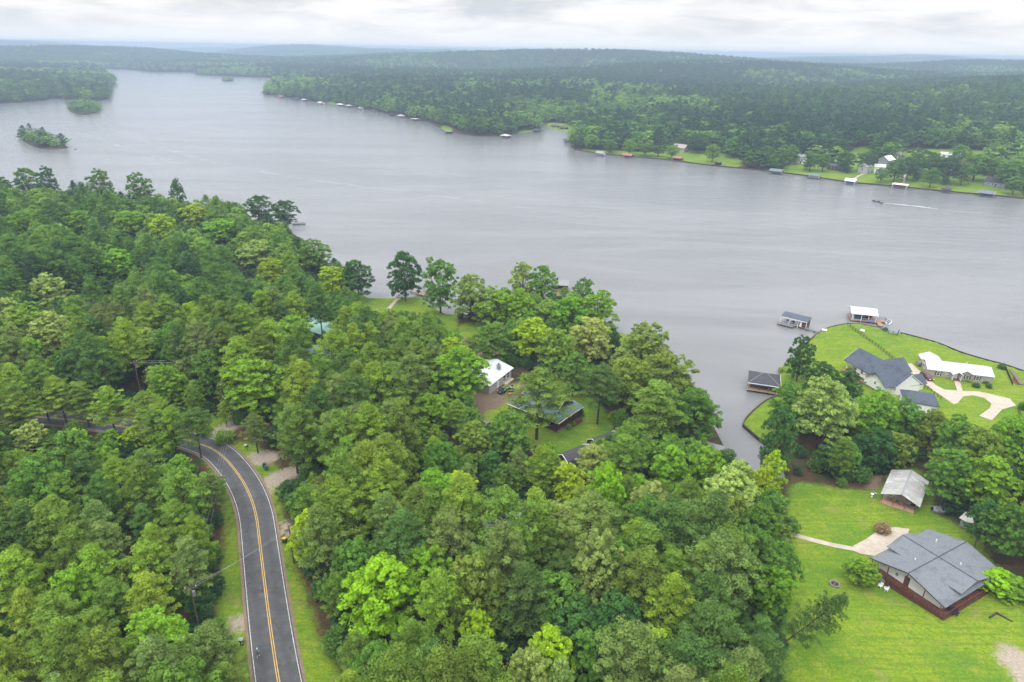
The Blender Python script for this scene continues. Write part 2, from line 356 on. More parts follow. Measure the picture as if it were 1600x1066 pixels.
EARTH = [smooth(PG(p), 1) for p in ([(738, 602), (772, 612), (803, 596), (850, 600), (842, 622), (800, 626), (772, 640), (735, 655), (720, 640)],
    [(392, 708), (415, 705), (436, 712), (430, 726), (408, 730)], [(715, 520), (760, 545), (800, 555), (760, 560), (715, 550)], [(925, 590), (985, 600), (1010, 625), (960, 625), (925, 612)],
    [(360, 965), (385, 963), (388, 985), (362, 985)], [(1370, 770), (1382, 738), (1360, 745), (1352, 765)], [(1508, 812), (1500, 822), (1514, 832), (1520, 826)])]
PALE = [smooth(PG(p), 1) for p in ([(434, 818), (446, 814), (460, 826), (456, 838), (440, 840)], [(382, 712), (400, 704), (430, 705), (440, 716), (418, 724), (400, 730)], [(354, 964), (386, 960), (390, 984), (360, 990)],
    [(1556, 1012), (1575, 1004), (1600, 1018), (1680, 1085), (1640, 1110), (1590, 1070), (1575, 1045), (1560, 1036)], [(324, 686), (330, 674), (352, 660), (374, 654), (380, 664), (352, 680), (345, 690)], [(640, 634), (690, 646), (735, 650), (775, 662), (800, 684), (790, 694), (765, 674), (730, 662), (685, 658), (640, 645)], [(410, 752), (420, 742), (452, 730), (478, 726), (484, 737), (455, 747), (430, 762), (415, 780)])]
def axis(segs):
    a = [segs[0][0]]
    for lo, hi, st in segs:
        n = max(1, int(round((hi - lo) / st))); a += list(np.linspace(lo, hi, n + 1)[1:])
    return np.array(a)
def geo(a, b, st, g=1.13):
    r = [a]
    while r[-1] < b: r.append(r[-1] + st); st *= g
    r[-1] = b; return r
_pos = geo(3000, 60000, 60)
xs = np.concatenate([-np.array(geo(3000, 60000, 60))[::-1], axis([(-3000, -1000, 20), (-1000, -260, 8), (-260, 200, 1.6), (200, 700, 5), (700, 3000, 22)])[1:-1], _pos])
ys = np.concatenate([[-60000, -20000, -6000, -2000, -600, -150], axis([(0, 60, 6), (60, 300, 1.6), (300, 900, 4), (900, 1500, 9), (1500, 4000, 22)]), np.array(geo(4000, 60000, 60))[1:]])
GX, GY = np.meshgrid(xs, ys); gx = GX.ravel(); gy = GY.ravel()
gd = shore_dist(gx, gy); gz = land(gx, gy, gd)
def fast_mesh(name, co, quads, attrs=None, m=None, smooth_=False):
    me = bpy.data.meshes.new(name); nv = len(co); me.vertices.add(nv); me.vertices.foreach_set('co', np.asarray(co, np.float32).ravel())
    q = np.asarray(quads, np.int32); nf, k = q.shape; me.loops.add(nf * k); me.loops.foreach_set('vertex_index', q.ravel())
    me.polygons.add(nf); me.polygons.foreach_set('loop_start', np.arange(nf, dtype=np.int32) * k)
    if smooth_: me.polygons.foreach_set('use_smooth', np.ones(nf, bool))
    me.update(calc_edges=True)
    for an, av in (attrs or {}).items():
        t = me.attributes.new(an, 'FLOAT', 'POINT'); t.data.foreach_set('value', np.asarray(av, np.float32))
    if m: me.materials.append(m)
    return me
nx, ny = len(xs), len(ys); ii = (np.arange(ny - 1)[:, None] * nx + np.arange(nx - 1)[None]).ravel()
quads = np.stack([ii, ii + 1, ii + nx + 1, ii + nx], 1)
lawn = np.zeros(len(gx)); earth = np.zeros(len(gx)); pale = np.zeros(len(gx))
near_m = (gy > 40) & (gy < 1400) & (np.abs(gx) < 1000)
for k, p in list(LAWN.items()) + [(None, e) for e in EARTH] + [('PALE', e) for e in PALE]:
    pa = np.array(p); b = near_m & (gx > pa[:, 0].min() - 12) & (gx < pa[:, 0].max() + 12) & (gy > pa[:, 1].min() - 12) & (gy < pa[:, 1].max() + 12)
    dd = seg_dist(gx[b], gy[b], p); dd = np.where(inside(gx[b], gy[b], p), dd, -dd); val = np.clip(.5 + dd / 5, 0, 1)
    if k == 'PALE': pale[b] = np.maximum(pale[b], val)
    elif k: lawn[b] = np.maximum(lawn[b], val)
    else: earth[b] = np.maximum(earth[b], val)
rr = np.hypot(gx, gy)
t = NT('ground_cover'); geo_ = t.n('ShaderNodeNewGeometry'); pos = geo_.outputs['Position']
nA = t.noise(pos, .35, 5, .6); nB = t.noise(pos, 1.6, 4, .65); nC = t.noise(pos, .06, 4, .55); nD = t.noise(pos, .9, 5, .7, .6)
litter = t.mix(t.ramp(nB, .4, .62), (.085, .042, .025), (.05, .035, .02)); litter = t.mix(t.ramp(nA, .48, .6), litter, (.028, .05, .014))
gr = t.mix(t.ramp(nC, .38, .62), (.090, .182, .010), (.172, .240, .012)); nE = t.noise(pos, 2.6, 5, .75, .8); gr = t.mix(t.ramp(nD, .42, .66, 0, .8), gr, (.075, .165, .012)); gr = t.mix(t.ramp(nA, .50, .68, 0, .7), gr, (.215, .240, .028)); gr = t.mix(t.ramp(nE, .48, .66, 0, .65), gr, (.060, .115, .015)); mg = t.n('ShaderNodeMapping'); mg.inputs['Rotation'].default_value = (0, 0, R(24)); mg.inputs['Scale'].default_value = (.12, 1.6, 1); t.l(pos, mg.inputs['Vector']); gr = t.mix(t.ramp(t.noise(mg.outputs[0], .9, 4, .65), .46, .62, 0, .5), gr, (.060, .135, .014)); gr = t.mix(t.ramp(nE, .50, .34, 0, .45), gr, (.26, .28, .05)); gr = t.mix(t.ramp(t.noise(pos, .22, 6, .7), .55, .70, 0, .7), gr, (.19, .17, .06))
sp = t.mix(t.ramp(nB, .3, .7), (.21, .14, .10), (.145, .10, .075)); sp = t.mix(t.ramp(nD, .55, .66), sp, (.08, .11, .02))
def thr(an):
    a = t.math('ADD', t.attr(an).outputs['Fac'], t.math('MULTIPLY', t.math('SUBTRACT', nD, .5), .9)); return t.ramp(a, .30, .72)
c = t.mix(thr('lawn'), litter, gr); c = t.mix(thr('earth'), c, sp); c = t.mix(thr('pale'), c, t.mix(t.ramp(nE, .35, .65), (.36, .30, .245), (.24, .20, .155)))
fc = t.mix(t.ramp(t.noise(pos, .004, 8, .7), .42, .58), (.022, .055, .022), (.045, .095, .025)); fc = t.mix(t.ramp(t.noise(pos, .0011, 6, .6), .52, .66), fc, (.07, .12, .035))
c = t.mix(t.attr('afar').outputs['Fac'], c, fc)
hgt = t.math('ADD', t.math('MULTIPLY', nB, .5), nD)
b = t.bsdf(c, .95, 0, .1, t.bump(hgt, .5, .25)); t.l(b.outputs[0], t.out.inputs[0])
gme = fast_mesh('ground', np.stack([gx, gy, gz], 1), quads, dict(lawn=lawn, earth=earth, pale=pale, afar=sst(rr, 5000, 8000)), t.m, True)
ground = bpy.data.objects.new('ground', gme); COL.objects.link(ground); tag(ground, kind='structure')

# ------------------------------------------------------------------ water: silty lake ruffled by a light wind
t = NT('lake_water'); g_ = t.n('ShaderNodeNewGeometry'); mp = t.n('ShaderNodeMapping'); mp.inputs['Rotation'].default_value = (0, 0, R(28)); mp.inputs['Scale'].default_value = (.34, 1.0, 1); t.l(g_.outputs['Position'], mp.inputs['Vector']); vv = mp.outputs[0]
w1 = t.noise(vv, 1.15, 5, .68, .6); w2 = t.noise(vv, .16, 3, .5); mp2 = t.n('ShaderNodeMapping'); mp2.inputs['Rotation'].default_value = (0, 0, R(40)); mp2.inputs['Scale'].default_value = (.35, 1, 1); t.l(g_.outputs['Position'], mp2.inputs['Vector']); w3 = t.noise(mp2.outputs[0], .013, 5, .6, .5)
h_ = t.math('ADD', t.math('MULTIPLY', w1, 1.0), t.math('MULTIPLY', w2, 1.6))
col = t.mix(t.ramp(w3, .38, .62), (.142, .146, .149), (.185, .187, .190)); ro = t.ramp(w3, .35, .65, .17, .09)
bu = t.n('ShaderNodeBump'); bu.inputs['Strength'].default_value = .62; bu.inputs['Distance'].default_value = .22; t.l(h_, bu.inputs['Height'])
b = t.bsdf(col, ro, 0, .5, bu.outputs[0]); b.inputs['IOR'].default_value = 1.33; t.l(b.outputs[0], t.out.inputs[0]); M['water'] = t.m
lk = np.array(LAKE); x0, x1, y0, y1 = lk[:, 0].min() - 200, lk[:, 0].max() + 200, 60, lk[:, 1].max() + 300
wx = np.linspace(x0, x1, 40); wy = np.linspace(y0, y1, 40); WX, WY = np.meshgrid(wx, wy); k = (np.arange(39)[:, None] * 40 + np.arange(39)[None]).ravel()
wo_ = bpy.data.objects.new('lake_water', fast_mesh('lake_water', np.stack([WX.ravel(), WY.ravel(), 0 * WX.ravel()], 1), np.stack([k, k + 1, k + 41, k + 40], 1), None, t.m)); COL.objects.link(wo_); tag(wo_, kind='structure')

# ------------------------------------------------------------------ strips and sheets draped on the land
def resample(p, st, closed=False):
    p = [np.array(q[:2], float) for q in p]; out = [p[0]]
    for a, b in zip(p, p[1:] + ([p[0]] if closed else [])):
        n = max(1, int(math.ceil(np.linalg.norm(b - a) / st)))
        out += [a + (b - a) * i / n for i in range(1, n + 1)]
    return np.array(out)
def strip_mesh(name, line, half_l, half_r, lift, m, cross=3, st=1.5, alpha=False, flatz=None):
    c = resample(line, st); d = np.gradient(c, axis=0); d /= np.linalg.norm(d, axis=1)[:, None]; nrm = np.stack([-d[:, 1], d[:, 0]], 1)
    ks = np.linspace(-1, 1, cross); rows = []
    hl = np.interp(np.linspace(0, 1, len(c)), np.linspace(0, 1, len(half_l)), half_l) if hasattr(half_l, '__len__') else np.full(len(c), half_l)
    hr = np.interp(np.linspace(0, 1, len(c)), np.linspace(0, 1, len(half_r)), half_r) if hasattr(half_r, '__len__') else np.full(len(c), half_r)
    for k in ks: rows.append(c + nrm * ((hl * k if k > 0 else hr * k)[:, None]))
    pts = np.stack(rows, 1); f = pts.reshape(-1, 2); z = (land(f[:, 0], f[:, 1]) if flatz is None else flatz) + lift
    if cross % 2 and cross >= 3 and not alpha and flatz is None:   # camber from the centre line so that grid facets never poke through
        zz = z.reshape(len(c), cross); z = zz.ravel()
    co = np.stack([f[:, 0], f[:, 1], z + 0 * f[:, 0]], 1); n = len(c); q = [(i * cross + j, i * cross + j + 1, (i + 1) * cross + j + 1, (i + 1) * cross + j) for i in range(n - 1) for j in range(cross - 1)]
    q = [x[::-1] for x in q]
    at = None
    if alpha:
        e = np.sin(np.linspace(0, math.pi, n))[:, None] ** .5 * (1 - np.abs(ks)[None] ** 2); at = dict(fade=e.ravel())
    return fast_mesh(name, co, q, at, m, True)
def link(name, me, parent=None):
    o = bpy.data.objects.new(name, me); COL.objects.link(o)
    if parent: o.parent = parent
    return o
def sheet(name, poly, lift, m, thick=0.0):
    """a paved or bare patch: the outline filled, with every vertex set on the land"""
    import bmesh
    p = resample(poly, 1.6, True)[:-1]; bm = bmesh.new()
    vsx = [bm.verts.new((x, y, 0)) for x, y in p]; es = [bm.edges.new((vsx[i], vsx[(i + 1) % len(vsx)])) for i in range(len(vsx))]
    bmesh.ops.triangle_fill(bm, use_beauty=True, use_dissolve=False, edges=es)
    for _ in range(2):
        long_ = [e for e in bm.edges if e.calc_length() > 2.6]
        if long_: bmesh.ops.subdivide_edges(bm, edges=long_, cuts=1); bmesh.ops.triangulate(bm, faces=bm.faces[:])
    bm.normal_update()
    if sum(f.normal.z for f in bm.faces) < 0: bmesh.ops.reverse_faces(bm, faces=bm.faces[:])
    me = bpy.data.meshes.new(name); bm.to_mesh(me); bm.free()
    co = np.zeros(len(me.vertices) * 3, np.float32); me.vertices.foreach_get('co', co); co = co.reshape(-1, 3)
    co[:, 2] = land(co[:, 0], co[:, 1]) + lift; me.vertices.foreach_set('co', co.ravel()); me.materials.append(m); me.update()
    return link(name, me)

# the road
t = NT('asphalt'); g_ = t.n('ShaderNodeNewGeometry'); a = t.noise(g_.outputs['Position'], 6, 3, .7); bb = t.noise(g_.outputs['Position'], .5, 5, .6)
c = t.mix(t.ramp(bb, .35, .65), (.080, .081, .083), (.112, .112, .112)); c = t.mix(t.ramp(a, .3, .7, 0, .6), c, (.058, .059, .061))
vo = t.n('ShaderNodeTexVoronoi', feature='DISTANCE_TO_EDGE'); vo.inputs['Scale'].default_value = .16; wn = t.n('ShaderNodeVectorMath', operation='ADD'); t.l(g_.outputs['Position'], wn.inputs[0]); nz = t.n('ShaderNodeTexNoise'); nz.inputs['Scale'].default_value = .5; t.l(g_.outputs['Position'], nz.inputs['Vector']); sv = t.n('ShaderNodeVectorMath', operation='SCALE'); sv.inputs['Scale'].default_value = 4.0; t.l(nz.outputs['Color'], sv.inputs[0]); t.l(sv.outputs[0], wn.inputs[1]); t.l(wn.outputs[0], vo.inputs['Vector']); c = t.mix(t.ramp(vo.outputs['Distance'], .0, .012, .75, 0), c, (.03, .03, .033)); c = t.mix(t.ramp(t.noise(g_.outputs['Position'], .23, 4, .6), .58, .66, 0, .5), c, (.125, .125, .128)); wl = t.attr('wheel').outputs['Fac']; c = t.mix(t.math('MULTIPLY', wl, .55), c, (.058, .06, .064))
t.l(t.bsdf(c, .92, 0, .2, t.bump(a, .2, .02)).outputs[0], t.out.inputs[0]); M['asphalt'] = t.m
ROAD_PX = [(-260, 628), (-60, 640), (60, 652), (130, 658), (200, 668), (262, 679), (310, 693), (338, 704), (362, 727), (385, 760), (400, 800), (406, 850), (412, 900), (422, 980), (434, 1060), (452, 1160), (480, 1330)]
ROAD = smooth([G(*p)[:2] for p in ROAD_PX], 3, False)
RW = 3.5
me = strip_mesh('road', ROAD, RW, RW, .07, M['asphalt'], cross=9); 
at = me.attributes.new('wheel', 'FLOAT', 'POINT'); nrow = len(me.vertices) // 9; at.data.foreach_set('value', np.tile(np.array([0, .2, 1, .1, .0, .1, 1, .2, 0], np.float32), nrow)); tag(link('road', me), kind='structure')
tag(link('road_shoulder', strip_mesh('road_shoulder', ROAD, RW + .45, RW + .45, .035, M['dirt'], cross=5)), kind='structure')
M['yline'] = mat('yellow_road_paint', (.60, .38, .10), (.42, .27, .09), 2, .7); M['wline'] = mat('white_road_paint', (.55, .55, .53), (.34, .34, .34), 2, .7)
def offset(line, d):
    c = resample(line, 1.5); g = np.gradient(c, axis=0); g /= np.linalg.norm(g, axis=1)[:, None]; return [tuple(q) for q in c + np.stack([-g[:, 1], g[:, 0]], 1) * d]
for nm, d, hw, m_ in (('road_edge_line', 3.2, .06, 'wline'), ('road_edge_line', -3.2, .06, 'wline'), ('road_centre_line', .16, .07, 'yline'), ('road_centre_line', -.16, .07, 'yline')):
    tag(link(nm, strip_mesh(nm, offset(ROAD, d), hw, hw, .078, M[m_], cross=2)), kind='structure')

# ------------------------------------------------------------------ pavings and bare patches on the land
def paved(name, px, lift, m, it=0): 
    p = PG(px); p = smooth(p, it) if it else p
    return tag(sheet(name, p, lift, M[m]), kind='structure')
paved('driveway', [(1412, 569), (1424, 568), (1440, 582), (1462, 602), (1476, 609), (1500, 611), (1530, 612), (1578, 623), (1588, 634), (1566, 640), (1550, 657), (1530, 650), (1547, 638), (1549, 631), (1538, 622), (1520, 618), (1505, 620), (1497, 630), (1490, 632), (1476, 622), (1455, 608), (1430, 590)], .06, 'concrete')
paved('front_walk', [(1491, 595), (1500, 596), (1505, 613), (1496, 612)], .09, 'concrete')
tag(link('garden_walk', strip_mesh('garden_walk', smooth(PG([(1225, 832), (1262, 842), (1300, 852), (1334, 858)]), 2, False), .75, .75, .06, M['concrete'], cross=2)), kind='structure')
paved('patio', [(1328, 859), (1334, 853), (1353, 843), (1373, 829), (1376, 824), (1398, 824), (1421, 827), (1412, 860), (1380, 872), (1345, 866)], .09, 'concrete')
tag(link('gravel_lane', strip_mesh('gravel_lane', smooth(PG([(600, 490), (612, 477), (628, 463)]), 1, False), .8, .8, .06, M['concrete'], cross=2)), kind='structure')
paved('mulch_bed', [(884, 668), (905, 655), (914, 657), (900, 666), (886, 674)], .05, 'mulch', 1)
for q in ([(1199, 678), (1208, 675), (1214, 682), (1206, 688)], [(1199, 665), (1210, 660), (1218, 668), (1208, 672)]): paved('mulch_ring', q, .05, 'mulch', 1)
paved('mulch_bed', [(1580, 590), (1590, 586), (1598, 600), (1588, 603)], .05, 'mulch', 1)

# ------------------------------------------------------------------ building helpers (local frame: x along the ridge)
def window(par, x, y, z, ww, hh, ang, name='window', frame='trim', pane='glass'):
    """ang = direction the window faces in the house's own frame"""
    q = MB(); q.M = Matrix.Translation((x, y, z)) @ Matrix.Rotation(ang, 4, 'Z')       # local +x is outwards
    b_ = .09
    for s_ in (-1, 1):
        q.box(.04, s_ * (ww / 2 - b_ / 2), 0, .1, b_, hh); q.box(.04, 0, s_ * (hh / 2 - b_ / 2), .1, ww - 2 * b_, b_)
    q.box(.04, 0, 0, .07, ww - 2 * b_, .05)
    o = q.build(name, M[frame], par); g = MB(); g.M = q.M; g.box(.0, 0, 0, .06, ww - 2 * b_, hh - 2 * b_); g.build('pane', M[pane], o); return o
def door(par, x, y, z, ww, hh, ang, m='trim'):
    q = MB(); q.M = Matrix.Translation((x, y, z)) @ Matrix.Rotation(ang, 4, 'Z'); q.box(.03, 0, hh / 2, .1, ww, hh)
    for s_ in (-1, 1): q.box(.09, 0, hh * (.5 + s_ * .22), .03, ww * .62, hh * .3)
    o = q.build('door', M[m], par); g = MB(); g.M = q.M; g.ball((.13, ww * .36, hh * .47), .05, .05, .05, 6, 4); g.build('handle', M['steel'], o); return o
def railing(par, pts, z, h=.95, m='redwood', step=.45, name='railing'):
    q = MB()
    for a_, b_ in zip(pts, pts[1:]):
        a_ = Vector((*a_, 0)); b_ = Vector((*b_, 0)); d = b_ - a_; ln = d.length; an = math.atan2(d.y, d.x); c_ = (a_ + b_) / 2
        q.box(c_.x, c_.y, z + h, ln, .1, .07, an); q.box(c_.x, c_.y, z + .15, ln, .06, .06, an)
        for i in range(int(ln / step) + 1):
            p_ = a_ + d * min(1, i * step / ln); k = .1 if i % 5 == 0 else .045; q.box(p_.x, p_.y, z + h / 2, k, k, h)
    return q.build(name, M[m], par)
def fascia(L_, W, ze, zr, oh, x=0, y=0, w_=.16, m='trim', par=None, name='fascia'):
    k = (zr - ze) / (W / 2); e = W / 2 + oh; lo = zr - k * e
    for sx_ in (-1, 1):
        q = MB()
        for sy_ in (-1, 1):
            a_ = [(y, zr - .0), (y + sy_ * e, lo - .0), (y + sy_ * e, lo - w_ - .04), (y, zr - w_ - .04)]
            xx = x + sx_ * (L_ / 2 + oh); lo_, hi_ = (xx - .045, xx - .003) if sx_ < 0 else (xx + .003, xx + .045)
            q.ext(a_ if sy_ < 0 else a_[::-1], lo_, hi_)
        q.build(name, M[m], par)
def at(u, v, dz=0): return G(u, v, dz)

# ---- grey shingled cross-gable house on the lower lawn
ox, oy = 84.4, 107.1; oz = zl(ox, oy)
h = empty('house', (ox, oy, oz), R(29.4)); tag(h, 'large single storey house with grey shingled crossing gables and a red brown raised deck', 'house')
zf = 1.15; ze, zr = 3.35, 5.3
q = MB(); q.prism([(-9.0, -6.6), (8.6, -6.6), (8.6, 6.6), (-9.0, 6.6)], -.8, zf - .02); q.build('foundation', M['brick'], h)
q = MB(); q.gable_wall(16.4, 12.6, zf, ze, zr - .15, .2, 0); wl_ = q.build('wall', M['white'], h)
q = MB(); q.gable_roof(18.3, 14.2, ze, zr, .45)
rf = q.build('roof', M['grey'], h)
q = MB(); q.M = Matrix.Rotation(math.pi / 2, 4, 'Z'); q.gable_roof(14.4, 8.4, 4.15, zr - .04, .3, .16, 0.1, 0); q.build('cross_gable', M['grey'], rf)
q = MB(); q.M = Matrix.Rotation(math.pi / 2, 4, 'Z'); q.gable_wall(13.4, 8.2, zf, 4.15, zr - .2, .1, 0); q.build('wing_wall', M['white'], h)
q = MB()
q.tube((-9.5, 0, zr + .06), (9.5, 0, zr + .06), .11, n=5); q.tube((0, -7.4, zr + .03), (0, 7.4, zr + .03), .1, n=5); q.build('ridge_cap', M['bluegrey'], rf)
for xx, yy in ((5.2, 3.4), (-4.2, 2.0), (2.5, -3)): q = MB(); q.tube((xx, yy, 4.2), (xx, yy, 5.1), .11, n=7); q.build('vent_pipe', M['trim'], rf)
fascia(18.3, 14.2, ze, zr, .45, m='darkwood', par=rf)
q = MB(); q.box(-8.9, -.4, zf - .08, 2.0, 15.2, .14); q.box(.9, -7.3, zf - .08, 17.5, 1.4, .14)
q.build('deck', M['redwood'], h)
railing(h, [(-9.85, 7.1), (-9.85, -7.9)], zf); railing(h, [(-9.85, -7.95), (9.6, -7.95)], zf)
for xx, yy in [(-9.8, y_) for y_ in (-6.9, -3.6, 0, 3.6, 6.9)] + [(x_, -7.9) for x_ in (-6, -1.5, 3, 7.5)]:
    ht = (zr - .3 - abs(yy) / 7.1 * 1.95) if xx < -9 else 3.0; q = MB(); q.box(xx + (.1 if xx < -9 else 0), yy + (0 if xx < -9 else .5), ht / 2, .15, .15, ht + .1); q.build('post', M['redwood'], h)
q = MB()
for i in range(16): q.box(-9.95, -7.6 + i * .98, zf / 2 - .25, .05, .9, zf - .1)
for i in range(20): q.box(-9.5 + i * 1.0, -8.05, zf / 2 - .25, .92, .05, zf - .1)
q.build('skirting', M['redwood'], h)
window(h, -8.02, 2.6, 2.3, .7, .8, math.pi); door(h, -8.02, .6, zf, 1.0, 2.05, math.pi, 'redwood')
for xx in (-3, 3.2): window(h, xx, -6.62, 2.3, 1.4, 1.1, -math.pi / 2)
window(h, 8.42, 2.5, 2.4, 1.3, 1.1, 0); window(h, 8.42, -2.5, 2.4, 1.3, 1.1, 0)

# ---- metal roofed pavilion
c4 = [G(1378, 769, 2.7), G(1437, 791, 2.7), G(1451, 751.5, 2.7), G(1395, 734, 2.7)]; ox = sum(p[0] for p in c4) / 4; oy = sum(p[1] for p in c4) / 4; oz = zl(ox, oy)
pv = empty('pavilion', (ox, oy, oz), R(52.8)); tag(pv, 'open fronted outbuilding with a patchy pale corrugated metal roof and chairs on its porch', 'pavilion')
q = MB(); q.prism([(-6.0, -3.8), (6.0, -3.8), (6.0, 3.8), (-6.0, 3.8)], -.6, .12); q.build('slab', M['slab'], pv)
q = MB(); q.gable_wall(8.6, 7.2, .12, 2.6, 4.0, 1.5, 0); q.build('wall', M['greige'], pv)
q = MB(); q.gable_roof(12.2, 7.6, 2.6, 4.1, .3, .07); pr = q.build('roof', M['oldmetal'], pv)
q = MB(); q.box(0, 0, 4.14, 12.8, .4, .04); q.build('ridge_cap', M['steel'], pr)
for yy in (-3.55, -1.2, 1.2, 3.55): q = MB(); q.box(-5.85, yy, 1.35, .13, .13, 2.5 + (.9 if abs(yy) < 2 else 0)); q.build('post', M['post'], pv)
q = MB(); q.box(-5.85, 0, 2.62, .12, 7.4, .2); q.build('beam', M['post'], pv)
q = MB(); q.box(-2.86, 2.2, 1.5, .06, 2.3, 1.9)
for i in range(7): q.box(-2.92, 2.2, .75 + i * .27, .05, 2.3, .05)
q.build('shutter', M['trim'], pv)
door(pv, -2.84, -2.6, .12, 1.0, 2.0, math.pi, 'black')
q = MB(); q.tube((-3.2, -3.0, 1.5), (-3.2, -2.2, 1.5), .3, n=10); q.build('heater', M['steel'], pv)
def lounge_chair(loc, rz, label, m, grp=None):
    o = empty('chair', loc, rz); tag(o, label, 'chair', grp)
    q = MB(); q.box(0, 0, .38, .55, .58, .08); q.build('seat', M[m], o)
    q = MB(); q.M = Matrix.Translation((-.27, 0, .4)) @ Matrix.Rotation(R(-14), 4, 'Y'); [q.box(0, -.23 + i * .115, .33, .05, .1, .68) for i in range(5)]; q.build('backrest', M[m], o)
    for s_ in (-1, 1): q = MB(); q.box(.03, s_ * .33, .58, .62, .1, .05); q.build('armrest', M[m], o)
    for a_ in (-1, 1):
        for b_ in (-1, 1): q = MB(); q.box(a_ * .24, b_ * .31, .27, .07, .06, .56); q.build('leg', M[m], o)
    return o
Rp = Matrix.Rotation(R(52.8), 3, 'Z')
for k, (lx, ly) in enumerate(((-4.3, 1.3), (-4.3, -.2))):
    p_ = Rp @ Vector((lx, ly, 0)); lounge_chair((ox + p_.x, oy + p_.y, oz + .12), R(52.8 + 180 + (15 if k else -10)), ('honey coloured wooden chair under the metal roof, beside the white shutter', 'honey coloured wooden chair under the metal roof, nearer the dark door')[k], 'wicker')
# ---- small shed at the trees' edge
x_, y_, z_ = at(1522, 829); sh = empty('shed', (x_ + .3, y_ + .9, z_ - .05), R(118)); tag(sh, 'tiny pale metal roofed shed half under the trees behind the grey house', 'shed')
q = MB(); q.gable_wall(4.0, 3.2, -.1, 1.9, 2.7); q.build('wall', M['greysiding'], sh)
q = MB(); q.gable_roof(4.2, 3.4, 1.95, 2.8, .25, .06); q.build('roof', M['oldmetal'], sh); door(sh, -2.02, 0, 0, .9, 1.8, math.pi, 'trim')
q = MB(); q.M = Matrix.Rotation(R(14), 4, 'Y'); q.box(-3.6, .5, -.55, 2.6, .7, .08); q.build('ramp', M['trim'], sh)

# ---- white house with blue grey roofs on the point
ox, oy = 118.4, 197.8; oz = zl(ox, oy)
h = empty('house', (ox, oy, oz), R(-71.8)); tag(h, 'white house with steep blue grey shingled roofs and a columned porch facing the lake', 'house')
q = MB(); q.prism([(-9.6, -6.4), (11, -6.4), (11, 6.6), (-9.6, 6.6)], -1.0, .45); q.build('foundation', M['brick'], h)
q = MB(); q.gable_wall(16.0, 9.4, .45, 3.6, 6.9, 2.2, .5); q.build('wall', M['white'], h)
q = MB(); q.gable_roof(20.6, 9.6, 3.6, 7.0, .5, .2, -.4, .5); rf = q.build('roof', M['bluegrey'], h)
fascia(20.6, 9.6, 3.6, 7.0, .5, -.4, .5, par=rf)
# cross wing towards the driveway (+y) and the gabled wall towards the wood (-y)
q = MB(); q.M = Matrix.Translation((-2.0, 0, 0)) @ Matrix.Rotation(math.pi / 2, 4, 'Z'); q.gable_wall(6.4, 8.0, .45, 3.55, 6.2, 5.6, 0); q.build('wing_wall', M['white'], h)
q = MB(); q.M = Matrix.Translation((-2.0, 0, 0)) @ Matrix.Rotation(math.pi / 2, 4, 'Z'); q.gable_roof(9.6, 8.2, 3.55, 6.35, .45, .18, 4.8, 0); rw = q.build('wing_roof', M['bluegrey'], rf)
q = MB(); q.M = Matrix.Translation((4.5, 0, 0)) @ Matrix.Rotation(math.pi / 2, 4, 'Z'); q.gable_wall(5, 8.4, .45, 3.4, 5.9, -4.1, 0); q.build('wing_wall', M['white'], h)
q = MB(); q.M = Matrix.Translation((4.5, 0, 0)) @ Matrix.Rotation(math.pi / 2, 4, 'Z'); q.gable_roof(7.5, 8.6, 3.4, 6.0, .45, .18, -3.2, 0); rw2 = q.build('wing_roof', M['bluegrey'], rf)
q = MB(); q.M = Matrix.Translation((7.4, 0, 0)) @ Matrix.Rotation(math.pi / 2, 4, 'Z'); q.gable_wall(5.5, 4.6, .45, 3.3, 5.0, 4.6, 0); q.build('wing_wall', M['white'], h)
q = MB(); q.M = Matrix.Translation((7.4, 0, 0)) @ Matrix.Rotation(math.pi / 2, 4, 'Z'); q.gable_roof(6.2, 4.8, 3.3, 5.1, .4, .16, 4.6, 0); q.build('dormer_roof', M['bluegrey'], rf)
q = MB(); q.box(-8.3, .5, .4, 4.6, 9.2, .18); pd = q.build('porch_floor', M['deck'], h)
for yy in (-3.8, -1.1, 1.9, 4.8): q = MB(); q.box(-10.2, yy, 2.0, .28, .28, 3.2); q.build('porch_column', M['trim'], h)
q = MB(); q.box(-10.2, .5, 3.45, .25, 9.2, .3); q.build('beam', M['trim'], h)
window(h, -5.82, -1.8, 2.0, 1.6, 1.8, math.pi); window(h, -5.82, 2.8, 2.0, 1.6, 1.8, math.pi); door(h, -5.82, .5, .45, 1.1, 2.1, math.pi, 'black')
window(h, -3.4, -4.22, 2.2, 1.0, 1.5, -math.pi / 2, pane='glass'); window(h, 4.5, -6.63, 2.5, .8, 1.2, -math.pi / 2); window(h, -2.0, 8.83, 2.3, 1.5, 1.5, math.pi / 2); window(h, 7.4, 7.37, 2.2, 1.2, 1.3, math.pi / 2); window(h, 7.4, 7.37, 4.0, .7, .5, math.pi / 2)
# garage with its own roof, beside it
p0 = G(1401, 612, 3); p1 = G(1462, 620, 3); gx_, gy_ = 120.6, 179.6; gz_ = zl(gx_, gy_)
g2 = empty('garage', (gx_, gy_, gz_), R(-20)); tag(g2, 'white garage with a blue grey hipped roof between the white house and the trees', 'garage')
q = MB(); q.prism([(-4.2, -3.6), (4.2, -3.6), (4.2, 3.6), (-4.2, 3.6)], -.6, 2.95); q.build('wall', M['white'], g2)
q = MB(); q.hip_roof(8.4, 7.2, 3.0, 5.0, .45, .18, r=2.6); q.build('roof', M['bluegrey'], g2)
q = MB(); q.box(0, -3.66, 1.3, 5.0, .1, 2.4)
for i in range(4): q.box(0, -3.74, .5 + i * .56, 5.0, .05, .05)
q.build('garage_door', M['trim'], g2); window(g2, 4.22, 0, 1.8, 1.1, 1.1, 0)
